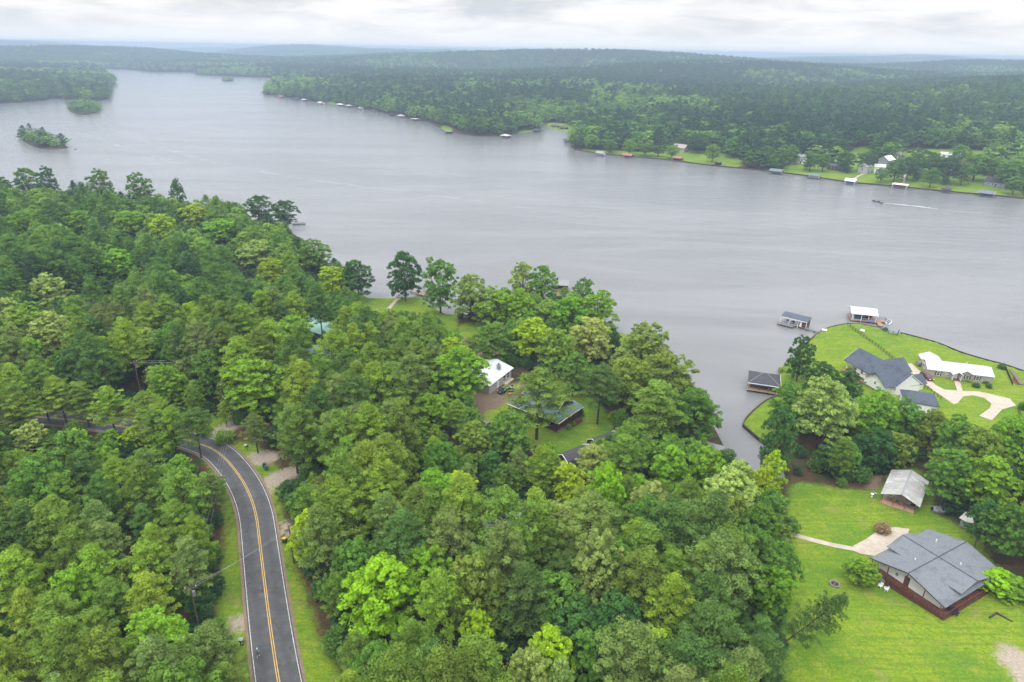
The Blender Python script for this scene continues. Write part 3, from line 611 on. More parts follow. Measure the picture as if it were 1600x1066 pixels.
# porch furniture
x_, y_, z_ = ox, oy, oz; Rw = Matrix.Rotation(R(-71.8), 3, 'Z')
for k, (lx, ly) in enumerate(((-8.2, -1.6), (-8.4, 2.2))):
    p_ = Rw @ Vector((lx, ly, 0)); lounge_chair((ox + p_.x, oy + p_.y, oz + .49), R(-71.8 + 180 + 20 * k), ('dark porch chair on the white house porch, nearer the wood', 'dark porch chair on the white house porch, nearer the lawn fence')[k], 'black')

# ---- long tan house with the white metal roof
bA = G(1448, 586); bB = G(1549, 601); an = math.atan2(bB[1] - bA[1], bB[0] - bA[0]); ca = math.cos(an); sa = math.sin(an)
L_ = 18.6; W = 8.4; ox = (bA[0] + bB[0]) / 2 - sa * W / 2; oy = (bA[1] + bB[1]) / 2 + ca * W / 2; oz = zl(ox, oy)
h = empty('house', (ox, oy, oz), an); tag(h, 'long low tan sided house with a bright white metal roof near the red car', 'house')
q = MB(); q.gable_wall(L_, W, -.6, 2.75, 4.1); q.build('wall', M['tan'], h)
q = MB(); q.gable_roof(L_, W, 2.75, 4.15, .3, .12); rf = q.build('roof', M['whiteroof'], h)
fascia(L_, W, 2.75, 4.15, .3, par=rf)
q = MB(); q.M = Matrix.Translation((-6.4, 0, 0)) @ Matrix.Rotation(math.pi / 2, 4, 'Z'); q.gable_wall(4.5, 5.6, -.6, 2.7, 3.7, 5.6, 0); q.build('wing_wall', M['tan'], h)
q = MB(); q.M = Matrix.Translation((-6.4, 0, 0)) @ Matrix.Rotation(math.pi / 2, 4, 'Z'); q.gable_roof(8.0, 5.8, 2.7, 3.95, .3, .12, 4.1, 0); q.build('wing_roof', M['whiteroof'], rf)
q = MB(); q.M = Matrix.Translation((-1.2, 0, 0)) @ Matrix.Rotation(math.pi / 2, 4, 'Z'); q.gable_roof(6.2, 2.8, 2.75, 3.6, .2, .1, -3.3, 0); pr = q.build('porch_roof', M['whiteroof'], rf)
q = MB(); q.M = Matrix.Translation((1.6, 0, 0)) @ Matrix.Rotation(math.pi / 2, 4, 'Z'); q.gable_roof(4.2, 3.6, 2.75, 3.7, .2, .1, -2.6, 0); q.build('dormer_roof', M['whiteroof'], rf)
q = MB(); q.M = Matrix.Translation((1.6, 0, 0)) @ Matrix.Rotation(math.pi / 2, 4, 'Z'); q.gable_wall(.3, 3.6, 2.5, 2.7, 3.6, -4.25, 0); q.build('gable_wall', M['tan'], h)
q = MB(); q.prism([(-2.5, -6.1), (.1, -6.1), (.1, -4.25), (-2.5, -4.25)], -.3, .5); q.build('porch', M['brick'], h)
q = MB(); q.box(-1.2, -6.5, .1, 1.6, .8, .35); q.build('step', M['brick'], h)
for xx in (-2.4, 0): q = MB(); q.box(xx, -5.95, 1.6, .16, .16, 2.3); q.build('post', M['trim'], h)
railing(h, [(-2.4, -5.95), (-2.4, -4.3)], .5, .9, 'trim'); railing(h, [(0, -5.95), (0, -4.3)], .5, .9, 'trim')
door(h, -1.2, -4.2, .5, 1.0, 2.0, -math.pi / 2, 'trim')
for xx in (-6.2, 2.2, 5.1):
    o_ = window(h, xx, -4.22, 1.5, 1.0, 1.35, -math.pi / 2)
    for s_ in (-1, 1): q = MB(); q.box(xx + s_ * .72, -4.26, 1.5, .32, .06, 1.35); q.build('shutter', M['darkwood'], o_)
window(h, -3.9, -4.22, 1.8, .8, .6, -math.pi / 2); window(h, -9.32, 0, 1.6, 1, 1.2, math.pi)
for xx, yy in ((-4, -2), (3, 1.5), (6, -1)): q = MB(); q.tube((xx, yy, 3.2), (xx, yy, 4.35), .1, n=7); q.build('vent_pipe', M['trim'], rf)
# wagon of odds and ends by its end wall
x_, y_, z_ = at(1440, 572); o = empty('trailer', (x_, y_, z_), an + .3); tag(o, 'grey utility trailer parked against the end of the tan house', 'trailer')
q = MB(); q.box(0, 0, .65, 3.4, 1.7, .14)
for s_ in (-1, 1): q.box(0, s_ * .85, 1.0, 3.4, .07, .5)
q.build('bed', M['steel'], o)
for s_ in (-1, 1): q = MB(); q.tube((0, s_ * .9, .36), (0, s_ * 1.1, .36), .36, n=12); q.build('wheel', M['rubber'], o)
q = MB(); q.tube((1.7, 0, .6), (3.0, 0, .5), .06); q.build('drawbar', M['steel'], o)
q = MB(); q.box(-.6, 0, 1.1, 1.4, 1.1, .75); q.box(.7, .1, .95, .9, .8, .5); q.build('load', M['greysiding'], o)

# ---- white metal roofed house in the clearing
ang = R(61.5); ca, sa = math.cos(ang), math.sin(ang)
e0 = G(765, 604, 3.1); e1 = G(803, 577, 3.1); cx_, cy_ = (e0[0] + e1[0]) / 2, (e0[1] + e1[1]) / 2
L_ = 14.2; W = 11.6; ox, oy = cx_ - sa * W / 2 - .1, cy_ + ca * W / 2; oz = zl(ox, oy)
h = empty('house', (ox, oy, oz), ang); tag(h, 'grey beige house with a plain white metal roof and chimney behind the pickup truck', 'house')
q = MB(); q.gable_wall(L_ - .8, W - .8, -1.2, 3.0, 4.4); q.build('wall', M['greige'], h)
q = MB(); q.gable_roof(L_ - .4, W - .4, 3.05, 4.6, .35, .12); rf = q.build('roof', M['whiteroof'], h); fascia(L_ - .4, W - .4, 3.05, 4.6, .35, par=rf)
q = MB(); q.box(2.6, -3.2, 4.4, .9, .9, 1.6); q.box(2.6, -3.2, 5.25, 1.1, 1.1, .12); ch = q.build('chimney', M['greysiding'], rf); q = MB(); q.tube((2.6, -3.2, 5.3), (2.6, -3.2, 5.75), .22, n=8); q.build('flue', M['darkwood'], ch)
for xx in (2.2, 4.4): window(h, xx, -5.42, 1.5, 1.7, 1.9, -math.pi / 2)
window(h, -7.0 + .28, -2.5, 1.5, 1.2, 1.3, math.pi); window(h, -6.72, 2.5, 1.5, 1.2, 1.3, math.pi); door(h, -1.6, -5.42, .0, 1.0, 2.1, -math.pi / 2, 'trim')
q = MB(); q.box(3.6, -6.1, -.2, 4.8, 1.3, .5); q.build('step', M['concrete'], h)

# ---- green grey roofed house with the porch
e = [G(791, 627, 3.1), G(873, 663, 3.1), G(902, 634, 3.1), G(868, 607, 3.1)]
ang = R(-38); ox = 8.0; oy = 170.2; oz = 3.0
ox, oy = (e[0][0] + e[1][0] + e[2][0] + e[3][0]) / 4 + 0, (e[0][1] + e[1][1] + e[2][1] + e[3][1]) / 4
oz = zl(ox, oy); h = empty('house', (ox - 1.2, oy + .3, oz), ang); tag(h, 'house with a green grey shingled roof and dark railed porch behind the tall pine', 'house')
q = MB(); q.gable_wall(11.4, 9.0, -1.2, 3.6, 6.4, -.3, 1.0); q.build('wall', M['darkwood'], h)
q = MB(); q.gable_roof(12.2, 9.2, 3.6, 6.6, .4, .18, -.3, 1.0); rf = q.build('roof', M['greenroof'], h); fascia(12.2, 9.2, 3.6, 6.6, .4, -.3, 1.0, par=rf)
q = MB(); q.ext([(-6.3, 2.75), (-3.2, 3.72), (-3.2, 3.56), (-6.3, 2.6)], -8.4, 8.6); q.M = Matrix.Rotation(math.pi / 2, 4, 'Z'); q.ext([(-8.9, 2.72), (-5.4, 3.75), (-5.4, 3.6), (-8.9, 2.57)], -6.3, 6.3); q.build('porch_roof', M['greenroof'], rf)
q = MB(); q.box(0, -6.3, 2.66, 17.2, .08, .2); q.box(8.92, 0, 2.64, .08, 12.6, .2); q.build('gutter', M['trim'], rf)
q = MB(); q.box(0, -4.9, .25, 17.0, 2.8, .2); q.box(7.4, 1.4, .251, 2.6, 9.8, .2); q.build('porch_floor', M['redwood'], h)
q = MB(); q.prism([(-8.3, -6.15), (8.65, -6.15), (8.65, -5.9), (-8.3, -5.9)], -1.6, .14); q.prism([(8.4, -5.9), (8.65, -5.9), (8.65, 6.2), (8.4, 6.2)], -1.6, .139); q.build('skirting', M['stone'], h)
for xx in (-8.2, -4, 0, 4.2, 8.5): q = MB(); q.box(xx, -6.0, 1.4, .16, .16, 2.4); q.build('post', M['redwood'], h)
for yy in (-2, 2, 6): q = MB(); q.box(8.5, yy, 1.4, .16, .16, 2.4); q.build('post', M['redwood'], h)
railing(h, [(-8.2, -6.05), (8.5, -6.05)], .35); railing(h, [(8.55, -6.0), (8.55, 6.0)], .35)
window(h, 5.42, 2.5, 1.9, 1.3, 1.5, 0); window(h, 5.42, -1.0, 1.9, 1.3, 1.5, 0); door(h, 5.42, .8, .35, 1, 2.1, 0, 'trim')
for xx in (-3, 2): window(h, xx, -3.52, 1.8, 1.3, 1.3, -math.pi / 2)

# ---- dark barn roofed pair of sheds
for k, (pa, pb, lab) in enumerate((((930, 683), (962, 690), 'dark gambrel roofed shed with white trim below the porch house, farther from the road'), ((900, 702), (915, 712), 'dark gambrel roofed shed with white trim below the porch house, nearer the road'))):
    x_, y_, z_ = G(*((936, 690) if k == 0 else (899, 713)), 3.4); sh = empty('shed', (x_ + 1.5 * (k == 0), y_ + .6, z_), R(32 if k == 0 else 36)); tag(sh, lab, 'shed')
    Lx = 7.4 if k == 0 else 7.8
    gm = [(-2.5, 2.5), (-2.0, 3.9), (0, 5.0), (2.0, 3.9), (2.5, 2.5)]; inn = [(-2.33, 2.5), (-1.85, 3.8), (0, 4.85), (1.85, 3.8), (2.33, 2.5)]
    q = MB(); q.ext([(-2.3, -1)] + [(2.3, -1)] + inn[::-1], -Lx / 2, Lx / 2); q.build('wall', M['darkwood'], sh)
    q = MB(); 
    for i in range(4): q.ext([gm[i], inn[i], inn[i + 1], gm[i + 1]], -Lx / 2 - .3, Lx / 2 + .3)
    rf = q.build('roof', M['dark'], sh); q = MB()
    for sx_ in (-1, 1):
        for i in range(4):
            a_, b_ = gm[i], gm[i + 1]; q.tube((sx_ * (Lx / 2 + .33), a_[0], a_[1]), (sx_ * (Lx / 2 + .33), b_[0], b_[1]), .09, n=4)
    q.build('trim', M['trim'], rf); door(sh, -Lx / 2 - .02, 0, 0, 1.6, 2.1, math.pi, 'trim')

# ---- houses half hidden in the pines
def simple_house(u, v, L_, W, ang, wall, roof, label, ze=3.0, zr=4.8, name='house', wins=2, dz=3.6, hip=False, xy=None, z0=None):
    x_, y_, z_ = G(u, v, dz) if xy is None else (*xy, zl(*xy)); z_ = z_ if z0 is None else z0; o = empty(name, (x_, y_, z_), R(ang)); tag(o, label, 'house' if name == 'house' else name)
    q = MB()
    if hip: q.prism([(-L_ / 2, -W / 2), (L_ / 2, -W / 2), (L_ / 2, W / 2), (-L_ / 2, W / 2)], -.8, ze - .15)
    else: q.gable_wall(L_, W, -.8, ze, zr)
    q.build('wall', M[wall], o); q = MB()
    rf = (q.hip_roof(L_, W, ze, zr, .5) if hip else q.gable_roof(L_, W, ze, zr + .03, .5)).build('roof', M[roof], o)
    if not hip: fascia(L_, W, ze, zr + .03, .5, par=rf)
    for i in range(wins):
        f = (i + .5) / wins - .5
        window(o, f * L_ * .8, -W / 2 - .01, ze * .5, L_ / wins * .38, ze * .42, -math.pi / 2)
    window(o, L_ / 2 + .01, 0, ze * .5, 1.2, ze * .4, 0); window(o, -L_ / 2 - .01, 0, ze * .5, 1.2, ze * .4, math.pi); door(o, L_ * .04, -W / 2 - .01, 0, 1.0, 2.0, -math.pi / 2, 'darkwood')
    return o
simple_house(503, 508, 15, 9, -35, 'greige', 'tealroof', 'pale house with a green metal roof among the pines below the boardwalk, nearer the lake')
simple_house(512, 552, 14, 9, -30, 'greige', 'tealroof', 'pale house with a green metal roof among the pines, nearer the curving road')
simple_house(800, 815, 12, 8, 20, 'redwood', 'grey', 'red brown cottage under the tall pines, seen only between trunks')
simple_house(425, 572, 9, 6, -20, 'redwood', 'dark', 'dark roofed cabin behind the bright tree by the gravel drive')
simple_house(145, 478, 10, 7, -30, 'greysiding', 'dark', 'dark roofed house beside the small glade in the left woods')

# ------------------------------------------------------------------ boathouses and docks on the near shore
def deck_part(par, name, x, y, z, sx, sy, m='deck', rz=0, piles=True):
    q = MB(); q.box(x, y, z, sx, sy, .14, rz); o = q.build(name, M[m], par)
    if piles:
        n_ = max(2, int(sx / 2.6) + 1); q = MB()
        for i in range(n_):
            for s_ in (-1, 1): q.tube((x + (i / (n_ - 1) - .5) * (sx - .3), y + s_ * (sy / 2 - .15), z - 1.6), (x + (i / (n_ - 1) - .5) * (sx - .3), y + s_ * (sy / 2 - .15), z - .07), .12, n=6)
        q.build('pile', M['darkwood'], o)
    return o
def posts(par, pts, z0, z1, m='post', r=.09):
    for x, y in pts: q = MB(); q.box(x, y, (z0 + z1) / 2, 2 * r, 2 * r, z1 - z0); q.build('post', M[m], par)
def small_boat(loc, rz, label, m='trim', L_=5.2, canopy=None, grp=None, name='motorboat'):
    o = empty(name, loc, rz); tag(o, label, 'boat', grp)
    sec = []; n = 9; vs_, fs = [], []
    for i in range(n):
        t_ = i / (n - 1); x = (t_ - .5) * L_; wd = 1.0 * (1 - max(0, t_ - .45) ** 2 * 3.1) ; wd = max(.04, wd); zk = -.25 + .35 * max(0, t_ - .6) ** 1.5
        zt = .55 + .25 * t_; vs_ += [(x, -wd, zt), (x, -wd * .75, zk + .15), (x, 0, zk), (x, wd * .75, zk + .15), (x, wd, zt), (x, wd * .82, zt - .05), (x, 0, .2), (x, -wd * .82, zt - .05)]
    for i in range(n - 1):
        for k in range(8): fs.append((i * 8 + k, i * 8 + (k + 1) % 8, i * 8 + 8 + (k + 1) % 8, i * 8 + 8 + k))
    fs.append(tuple(range(7, -1, -1))); q = MB(); q.add(vs_, fs); q.build('hull', M[m], o)
    q = MB(); q.box(-L_ / 2 - .2, 0, .6, .4, .4, .7); q.build('outboard_motor', M['black'], o)
    q = MB(); q.box(.2, 0, .8, .08, 1.2, .45); q.build('windscreen', M['glass'], o)
    for s_ in (-.45, .45): q = MB(); q.box(-.7, s_, .5, .5, .5, .4); q.box(-.95, s_, .8, .1, .5, .45); q.build('seat', M['greysiding'], o)
    if canopy:
        q = MB(); q.ext([(-.95, 1.75), (0, 1.9), (.95, 1.75), (0, 1.84)], -1.4, .6); c_ = q.build('canopy', M[canopy], o)
        for xx in (-1.2, .4):
            for yy in (-.85, .85): q = MB(); q.tube((xx, yy, .6), (xx, yy, 1.76), .03, n=5); q.build('strut', M['steel'], c_)
    return o
# hipped boathouse with a blue door, near the bright point
c4 = [U(1171, 578.5, 3.2), U(1220, 587, 3.2), U(1219, 604.5, 3.2), U(1169, 597, 3.2)]; ox = sum(p[0] for p in c4) / 4; oy = sum(p[1] for p in c4) / 4
an = math.atan2(c4[2][1] - c4[3][1], c4[2][0] - c4[3][0]); BH3 = (ox, oy, an)
o = empty('boathouse', (ox, oy, 0), an); tag(o, 'boathouse with a dark hipped roof and a bright blue door beside the pointed lawn', 'boathouse')
deck_part(o, 'dock', 0, -3.9, .75, 9.6, 2.2, 'deck'); deck_part(o, 'dock', 3.6, .9, .755, 2.4, 7.2, 'deck', piles=False); deck_part(o, 'dock', -4.3, .9, .75, .9, 7.2, 'deck', piles=False)
q = MB(); q.hip_roof(9.0, 8.8, 3.15, 5.1, .35, .2, r=.6); rf = q.build('roof', M['dark'], o)
q = MB()
for a_, b_ in (((-4.85, -4.75, 3.17), (-.6, 0, 5.12)), ((4.85, -4.75, 3.17), (.6, 0, 5.12)), ((4.85, 4.75, 3.17), (.6, 0, 5.12)), ((-4.85, 4.75, 3.17), (-.6, 0, 5.12)), ((-.6, 0, 5.12), (.6, 0, 5.12))): q.tube(a_, b_, .08, n=5)
q.build('ridge_cap', M['greysiding'], rf)
q = MB(); q.box(0, -4.82, 3.08, 9.7, .08, .22); q.box(4.9, 0, 3.08, .08, 9.7, .22); q.build('fascia', M['trim'], rf)
q = MB(); q.box(3.2, .6, 1.95, 2.7, 6.6, 2.3); q.build('wall', M['tan'], o)
q = MB(); q.box(3.2, -2.76, 1.95, .1, .1, .1); q.box(4.58, -2.7, 1.95, .14, .14, 2.3); q.build('corner_board', M['trim'], o)
door(o, 2.6, -2.73, .83, 1.1, 2.1, -math.pi / 2, 'blue'); door(o, 3.95, -2.73, .83, .9, 2.0, -math.pi / 2, 'trim')
posts(o, [(-4.4, -4.4), (-1.4, -4.4), (1.4, -4.4), (4.4, -4.4), (-4.4, 4.2), (4.4, 4.2), (-4.4, 0)], -.8, 3.1)
q = MB(); q.box(0, 4.3, 1.9, 9, .08, 2.3); q.build('rear_wall', M['brown'], o)
r3 = Matrix.Rotation(an, 3, 'Z'); p_ = r3 @ Vector((-1.4, .4, 0)); small_boat((ox + p_.x, oy + p_.y, .45), an + math.pi, 'pale motorboat moored under the dark hipped boathouse roof', 'greysiding')
# flat blue-roofed boathouse out on its dock
a_ = U(1222, 493, 3.3); b_ = U(1262, 503, 3.3); an = math.atan2(b_[1] - a_[1], b_[0] - a_[0]); ox, oy = (a_[0] + b_[0]) / 2 + 1.6 * -math.sin(an), (a_[1] + b_[1]) / 2 + 1.6 * math.cos(an)
o = empty('boathouse', (ox, oy, 0), an); tag(o, 'narrow boathouse with a low blue grey roof on a grey dock off the lawn', 'boathouse')
q = MB(); q.ext([(-2.4, 3.05), (2.4, 3.75), (2.4, 3.93), (-2.4, 3.23)], -5.2, 5.2); rf = q.build('roof', M['bluegrey'], o)
q = MB(); q.box(0, -2.43, 3.13, 10.4, .05, .2); q.build('fascia', M['trim'], rf)
deck_part(o, 'dock', 0, -.3, .6, 10.0, 3.6, 'greydeck'); deck_part(o, 'dock', -2.4, -3.3, .6, 6.0, 2.4, 'greydeck'); deck_part(o, 'gangway', 8.2, -1.9, .62, 6.6, 1.3, 'greydeck')
q = MB(); q.box(4.0, 0, 1.85, 1.8, 3.6, 2.4); q.build('wall', M['redwood'], o); door(o, 2.7, -1.82, .7, .8, 1.9, -math.pi / 2, 'trim')
posts(o, [(-5, -2.1), (-1.6, -2.1), (1.8, -2.1), (4.9, -2.1), (-5, 2.1), (0, 2.1), (4.9, 2.1)], -.9, 3.1, 'trim')
railing(o, [(-5, -1.95), (1.8, -1.95)], .66, .9, 'trim', .6)
for k in range(3): q = MB(); q.ball((-3 + k * 2.2, 0, 1.2), .8, .8, .6, 8, 5); q.build('covered_gear', M['navy' if k else 'bluetarp'], o)
# white-roofed boathouse with dock
a_ = U(1333, 490, 3.4); b_ = U(1371, 494, 3.4); an = math.atan2(b_[1] - a_[1], b_[0] - a_[0]); s_, c_ = math.sin(an), math.cos(an); ox, oy = (a_[0] + b_[0]) / 2 - s_ * 4.6, (a_[1] + b_[1]) / 2 + c_ * 4.6
o = empty('boathouse', (ox, oy, 0), an); tag(o, 'boathouse with a white metal roof and dark glazed panel at the tip of the lawn', 'boathouse')
q = MB(); q.gable_roof(9.0, 8.8, 3.5, 4.8, .35, .12); rf = q.build('roof', M['whiteroof'], o); fascia(9.0, 8.8, 3.5, 4.8, .35, par=rf)
deck_part(o, 'dock', 0, -3.4, .6, 9.4, 2.6, 'deck'); deck_part(o, 'dock', 3.6, 1, .605, 2, 6.2, 'deck', piles=False); deck_part(o, 'dock', -4.2, 1, .605, 1.2, 6.2, 'deck', piles=False)
deck_part(o, 'dock', 6.6, -1.4, .61, 4.2, 3.0, 'deck'); deck_part(o, 'gangway', 5.6, -5.6, .66, 1.7, 5.2, 'deck')
posts(o, [(-4.3, -4.3), (-1, -4.3), (1.6, -4.3), (4.3, -4.3), (-4.3, 4.3), (4.3, 4.3), (0, 4.3)], -.9, 3.5, 'trim')
q = MB(); q.box(-2.4, -4.1, 2.0, 3.0, .1, 2.3); gp = q.build('screen_panel', M['trim'], o); q = MB(); q.box(-2.4, -4.17, 2.0, 2.6, .08, 1.9); q.build('pane', M['navy'], gp)
q = MB(); q.box(2.3, -4.75, 1.2, 2.6, .08, .8); q.build('banner', M['bluetarp'], o)
railing(o, [(8.6, -2.8), (8.6, 0), (4.8, 0)], .68, .9, 'darkwood', .7)
r3 = Matrix.Rotation(an, 3, 'Z'); p_ = r3 @ Vector((1.4, .8, 0)); small_boat((ox + p_.x, oy + p_.y, .5), an, 'red and dark motorboat lifted under the white boathouse roof', 'redcar')
p_ = r3 @ Vector((9.7, -1.9, 0)); small_boat((ox + p_.x, oy + p_.y, .15), an + 1.2, 'small white boat tied outside the white roofed boathouse', 'trim', 3.4)
# boathouse showing past the lakeside trees, grey roof
ox, oy = U(877, 441, 3.6); o = empty('boathouse', (ox, oy, 0), R(-8)); tag(o, 'boathouse with a grey gabled roof and cupola behind the middle lakeside trees', 'boathouse')
q = MB(); q.gable_roof(6.2, 5.6, 3.3, 4.6, .35, .14); rf = q.build('roof', M['greysiding'], o); q = MB(); q.box(-1.8, .2, 4.9, .7, .7, .9); q.hip_roof(.8, .8, 5.35, 5.7, .1, .05, -1.8, .2); q.build('cupola', M['darkwood'], rf)
deck_part(o, 'dock', 0, 0, .6, 6.4, 6.0, 'deck'); deck_part(o, 'gangway', -.5, -7.5, .62, 1.3, 9, 'deck'); posts(o, [(-2.9, -2.6), (2.9, -2.6), (-2.9, 2.6), (2.9, 2.6)], -.9, 3.3); q = MB(); q.box(0, 1.2, 1.9, 5.6, 2.4, 2.4); q.build('wall', M['redwood'], o)
# red dock seen through the lone lakeside trees
ox, oy = U(664, 458, 1.0); o = empty('dock', (ox, oy, 0), R(-35)); tag(o, 'red brown dock seen between the lone lakeside trees', 'dock')
deck_part(o, 'platform', 0, 0, .7, 6, 4.4, 'deck'); deck_part(o, 'gangway', -5, -1, .72, 5, 1.3, 'deck'); railing(o, [(-3, 2.1), (3, 2.1), (3, -2.1)], .76, .9, 'redwood')
ox, oy = U(467, 349, .6); o = empty('dock', (ox, oy, 0), R(10)); tag(o, 'dark low dock standing off the left wooded shore', 'dock')
deck_part(o, 'platform', 0, 0, .6, 7, 4, 'greydeck'); deck_part(o, 'gangway', -6, -1, .62, 6, 1.2, 'greydeck'); railing(o, [(-3.4, -1.9), (3.4, -1.9)], .66, .8, 'darkwood', .9)
ox, oy = U(1129, 697, 2.4); o = empty('boathouse', (ox - 3.2, oy - .6, 0), R(-30)); tag(o, 'grey roofed boat shelter at the mouth of the cove, mostly under trees', 'boathouse')
q = MB(); q.gable_roof(6, 4.6, 2.3, 3.1, .3, .12); q.build('roof', M['greysiding'], o); posts(o, [(-2.8, -2.1), (2.8, -2.1), (-2.8, 2.1), (2.8, 2.1)], -.9, 2.2); deck_part(o, 'dock', -3.4, 0, .6, 1.2, 5, 'greydeck')

# ------------------------------------------------------------------ sea walls, fences, walls
def wall_run(name, label, cat, line, th, z0, z1, m, cap=None):
    c = resample(line, 1.2); d = np.gradient(c, axis=0); d /= np.linalg.norm(d, axis=1)[:, None]; nn = np.stack([-d[:, 1], d[:, 0]], 1) * th / 2; vs_, fs = [], []
    zz = land(c[:, 0], c[:, 1]); n = len(c)
    for i in range(n):
        a0, a1 = (z0, z1) if z0 is not None else (zz[i] - .1, zz[i] + z1)
        l_, r_ = c[i] + nn[i], c[i] - nn[i]; vs_ += [(r_[0], r_[1], a0), (l_[0], l_[1], a0), (l_[0], l_[1], a1), (r_[0], r_[1], a1)]
    for i in range(n - 1):
        for k in range(4): fs.append((i * 4 + k, i * 4 + (k + 1) % 4, i * 4 + 4 + (k + 1) % 4, i * 4 + 4 + k))
    fs += [(3, 2, 1, 0), tuple((n - 1) * 4 + k for k in range(4))]
    q = MB(); q.add(vs_, fs); o = q.build(name, M[m]); tag(o, label, cat); return o
wall_run('sea_wall', 'dark timber sea wall curving round the lawn point below the blue doored boathouse', 'sea wall', smooth([U(*p, .6) for p in ((1161, 664), (1172, 674), (1185, 685), (1208, 703), (1224, 718), (1228, 740))], 2, False), .35, -1, .95, 'darkwood')
wall_run('sea_wall', 'low pale sea wall between the blue doored boathouse and the tip of the lawn point', 'sea wall', smooth([U(*p, .6) for p in ((1161, 662), (1163, 655), (1175, 642), (1195, 625), (1214, 617))], 2, False), .25, -1, .8, 'post')
wall_run('sea_wall', 'low timber sea wall along the lawn tip towards the white boathouse', 'sea wall', smooth([U(*p, .6) for p in ((1243, 554), (1271, 524), (1291, 512), (1322, 505), (1345, 506), (1375, 512), (1386, 519))], 2, False), .25, -1, .8, 'post')
wall_run('sea_wall', 'dark timber sea wall along the lawn behind the white roofed long house', 'sea wall', smooth([U(*p, .6) for p in ((1407, 520), (1431, 526), (1468, 536), (1502, 551), (1544, 563), (1572, 570), (1600, 580), (1680, 606))], 2, False), .3, -1, .85, 'darkwood')
wall_run('sea_wall', 'long dark timber sea wall along the lawns of the far shore', 'sea wall', [U(*p, .4) for p in ((897, 233.6), (940, 240.4), (985, 244.5), (1050, 250.3), (1100, 257.3), (1150, 262.3), (1200, 267.3), (1250, 273.3), (1330, 285.3), (1400, 291.3), (1480, 299.3), (1560, 306.3), (1600, 310.3))], .5, -1, 1.1, 'darkwood')
def fence(label, px, h_=1.1, m='darkwood', step=2.2, rails=2, mesh_=False, px_dz=0):
    line = [G(*p)[:2] for p in px]; c = resample(line, step); o = empty('fence', (c[0][0], c[0][1], zl(*c[0]))); tag(o, label, 'fence'); z0 = zl(*c[0])
    q = MB(); zz = land(c[:, 0], c[:, 1])
    for (x, y), z in zip(c, zz): q.box(x - c[0][0], y - c[0][1], z - z0 + h_ / 2, .11, .11, h_ + .1)
    q.build('post_row', M[m], o); q = MB()
    for i in range(len(c) - 1):
        a_, b_ = c[i], c[i + 1]; an = math.atan2(b_[1] - a_[1], b_[0] - a_[0]); ln = math.dist(a_, b_)
        for r_ in range(rails): 
            f = (r_ + 1) / rails * h_ - .08
            q.tube((a_[0] - c[0][0], a_[1] - c[0][1], zz[i] - z0 + f), (b_[0] - c[0][0], b_[1] - c[0][1], zz[i + 1] - z0 + f), .045, n=4)
        if mesh_:
            for k in range(1, 9): f = k / 9; p_ = a_ + (b_ - a_) * f; z_ = zz[i] * (1 - f) + zz[i + 1] * f - z0; q.box(p_[0] - c[0][0], p_[1] - c[0][1], z_ + h_ / 2, .07, .07, h_ - .1)
    q.build('rail', M[m], o); return o
fence('thin dark fence running across the bright lawn from the boathouse to the white house', [(1324, 508), (1345, 524), (1372, 543), (1398, 564), (1407, 572)], 1.2, rails=4)
fence('dark fence beside the concrete drive next to the white house', [(1407, 574), (1425, 588), (1445, 604), (1470, 624)], .9, rails=2)
fence('short dark fence behind the round yellow green bush', [(1228, 573), (1238, 577), (1248, 581)], 1.1)
fence('tall post fence panel by the shore behind the white boathouse', [(1388, 522), (1402, 525), (1404, 521)], 1.6, rails=3)
fence('dark fence along the raised bed by the right hand shore', [(1568, 571), (1575, 586), (1582, 602)], 1.0, rails=3, mesh_=True)
fence('brown picket fence behind the small lawn at the road bend', [(306, 643), (318, 645), (332, 648), (346, 651)], 1.3, 'redwood', rails=2, mesh_=True)
fence('thin wire fence at the edge of the wood by the tan house drive', [(1590, 640), (1596, 655), (1600, 668)], 1.1, rails=3)
# L-shaped timber edging in the lower yard
x_, y_, z_ = G(1557, 963); q = MB()
for a_, b_ in (((1546, 966), (1557, 959)), ((1557, 959), (1582, 972))):
    p0 = G(*a_); p1 = G(*b_); q.box((p0[0] + p1[0]) / 2 - x_, (p0[1] + p1[1]) / 2 - y_, .14, math.dist(p0[:2], p1[:2]) + .1, .22, .32, math.atan2(p1[1] - p0[1], p1[0] - p0[0]))
o = q.build('timber_edging', M['darkwood'], loc=(x_, y_, z_)); tag(o, 'dark L shaped timber edging left in the grass by the sandy patch', 'edging')
o = wall_run('raised_bed', 'low timber raised bed beside the fenced shore garden', 'garden bed', [G(*p)[:2] for p in ((1580, 580), (1588, 590), (1596, 602))], 1.2, None, .35, 'post')

# ------------------------------------------------------------------ yard things
x_, y_, z_ = G(1304, 914); o = empty('fire_pit', (x_, y_, z_)); tag(o, 'round stone fire pit in the lower lawn left of the round tree', 'fire pit'); q = MB()
for i in range(14): a_ = i * 2 * math.pi / 14; q.box(math.cos(a_) * .85, math.sin(a_) * .85, .16, .3, .34, .34 + .05 * (i % 3), a_)
q.build('stone_ring', M['stone'], o); q = MB(); q.ball((0, 0, .03), .75, .75, .1, 10, 4); q.build('ash', M['black'], o); q = MB(); [q.tube((-.4 + .2 * k, -.3, .15), (.3 - .1 * k, .35, .3), .07) for k in range(4)]; q.build('firewood', M['post'], o)
for k, (u_, v_, rz) in enumerate(((1375, 918, R(205)), (1384, 923, R(165)))):
    lounge_chair(G(u_, v_), rz, ('white garden chair by the deck of the grey roofed house, nearer the round tree', 'white garden chair by the deck of the grey roofed house, nearer the deck rail')[k], 'trim')
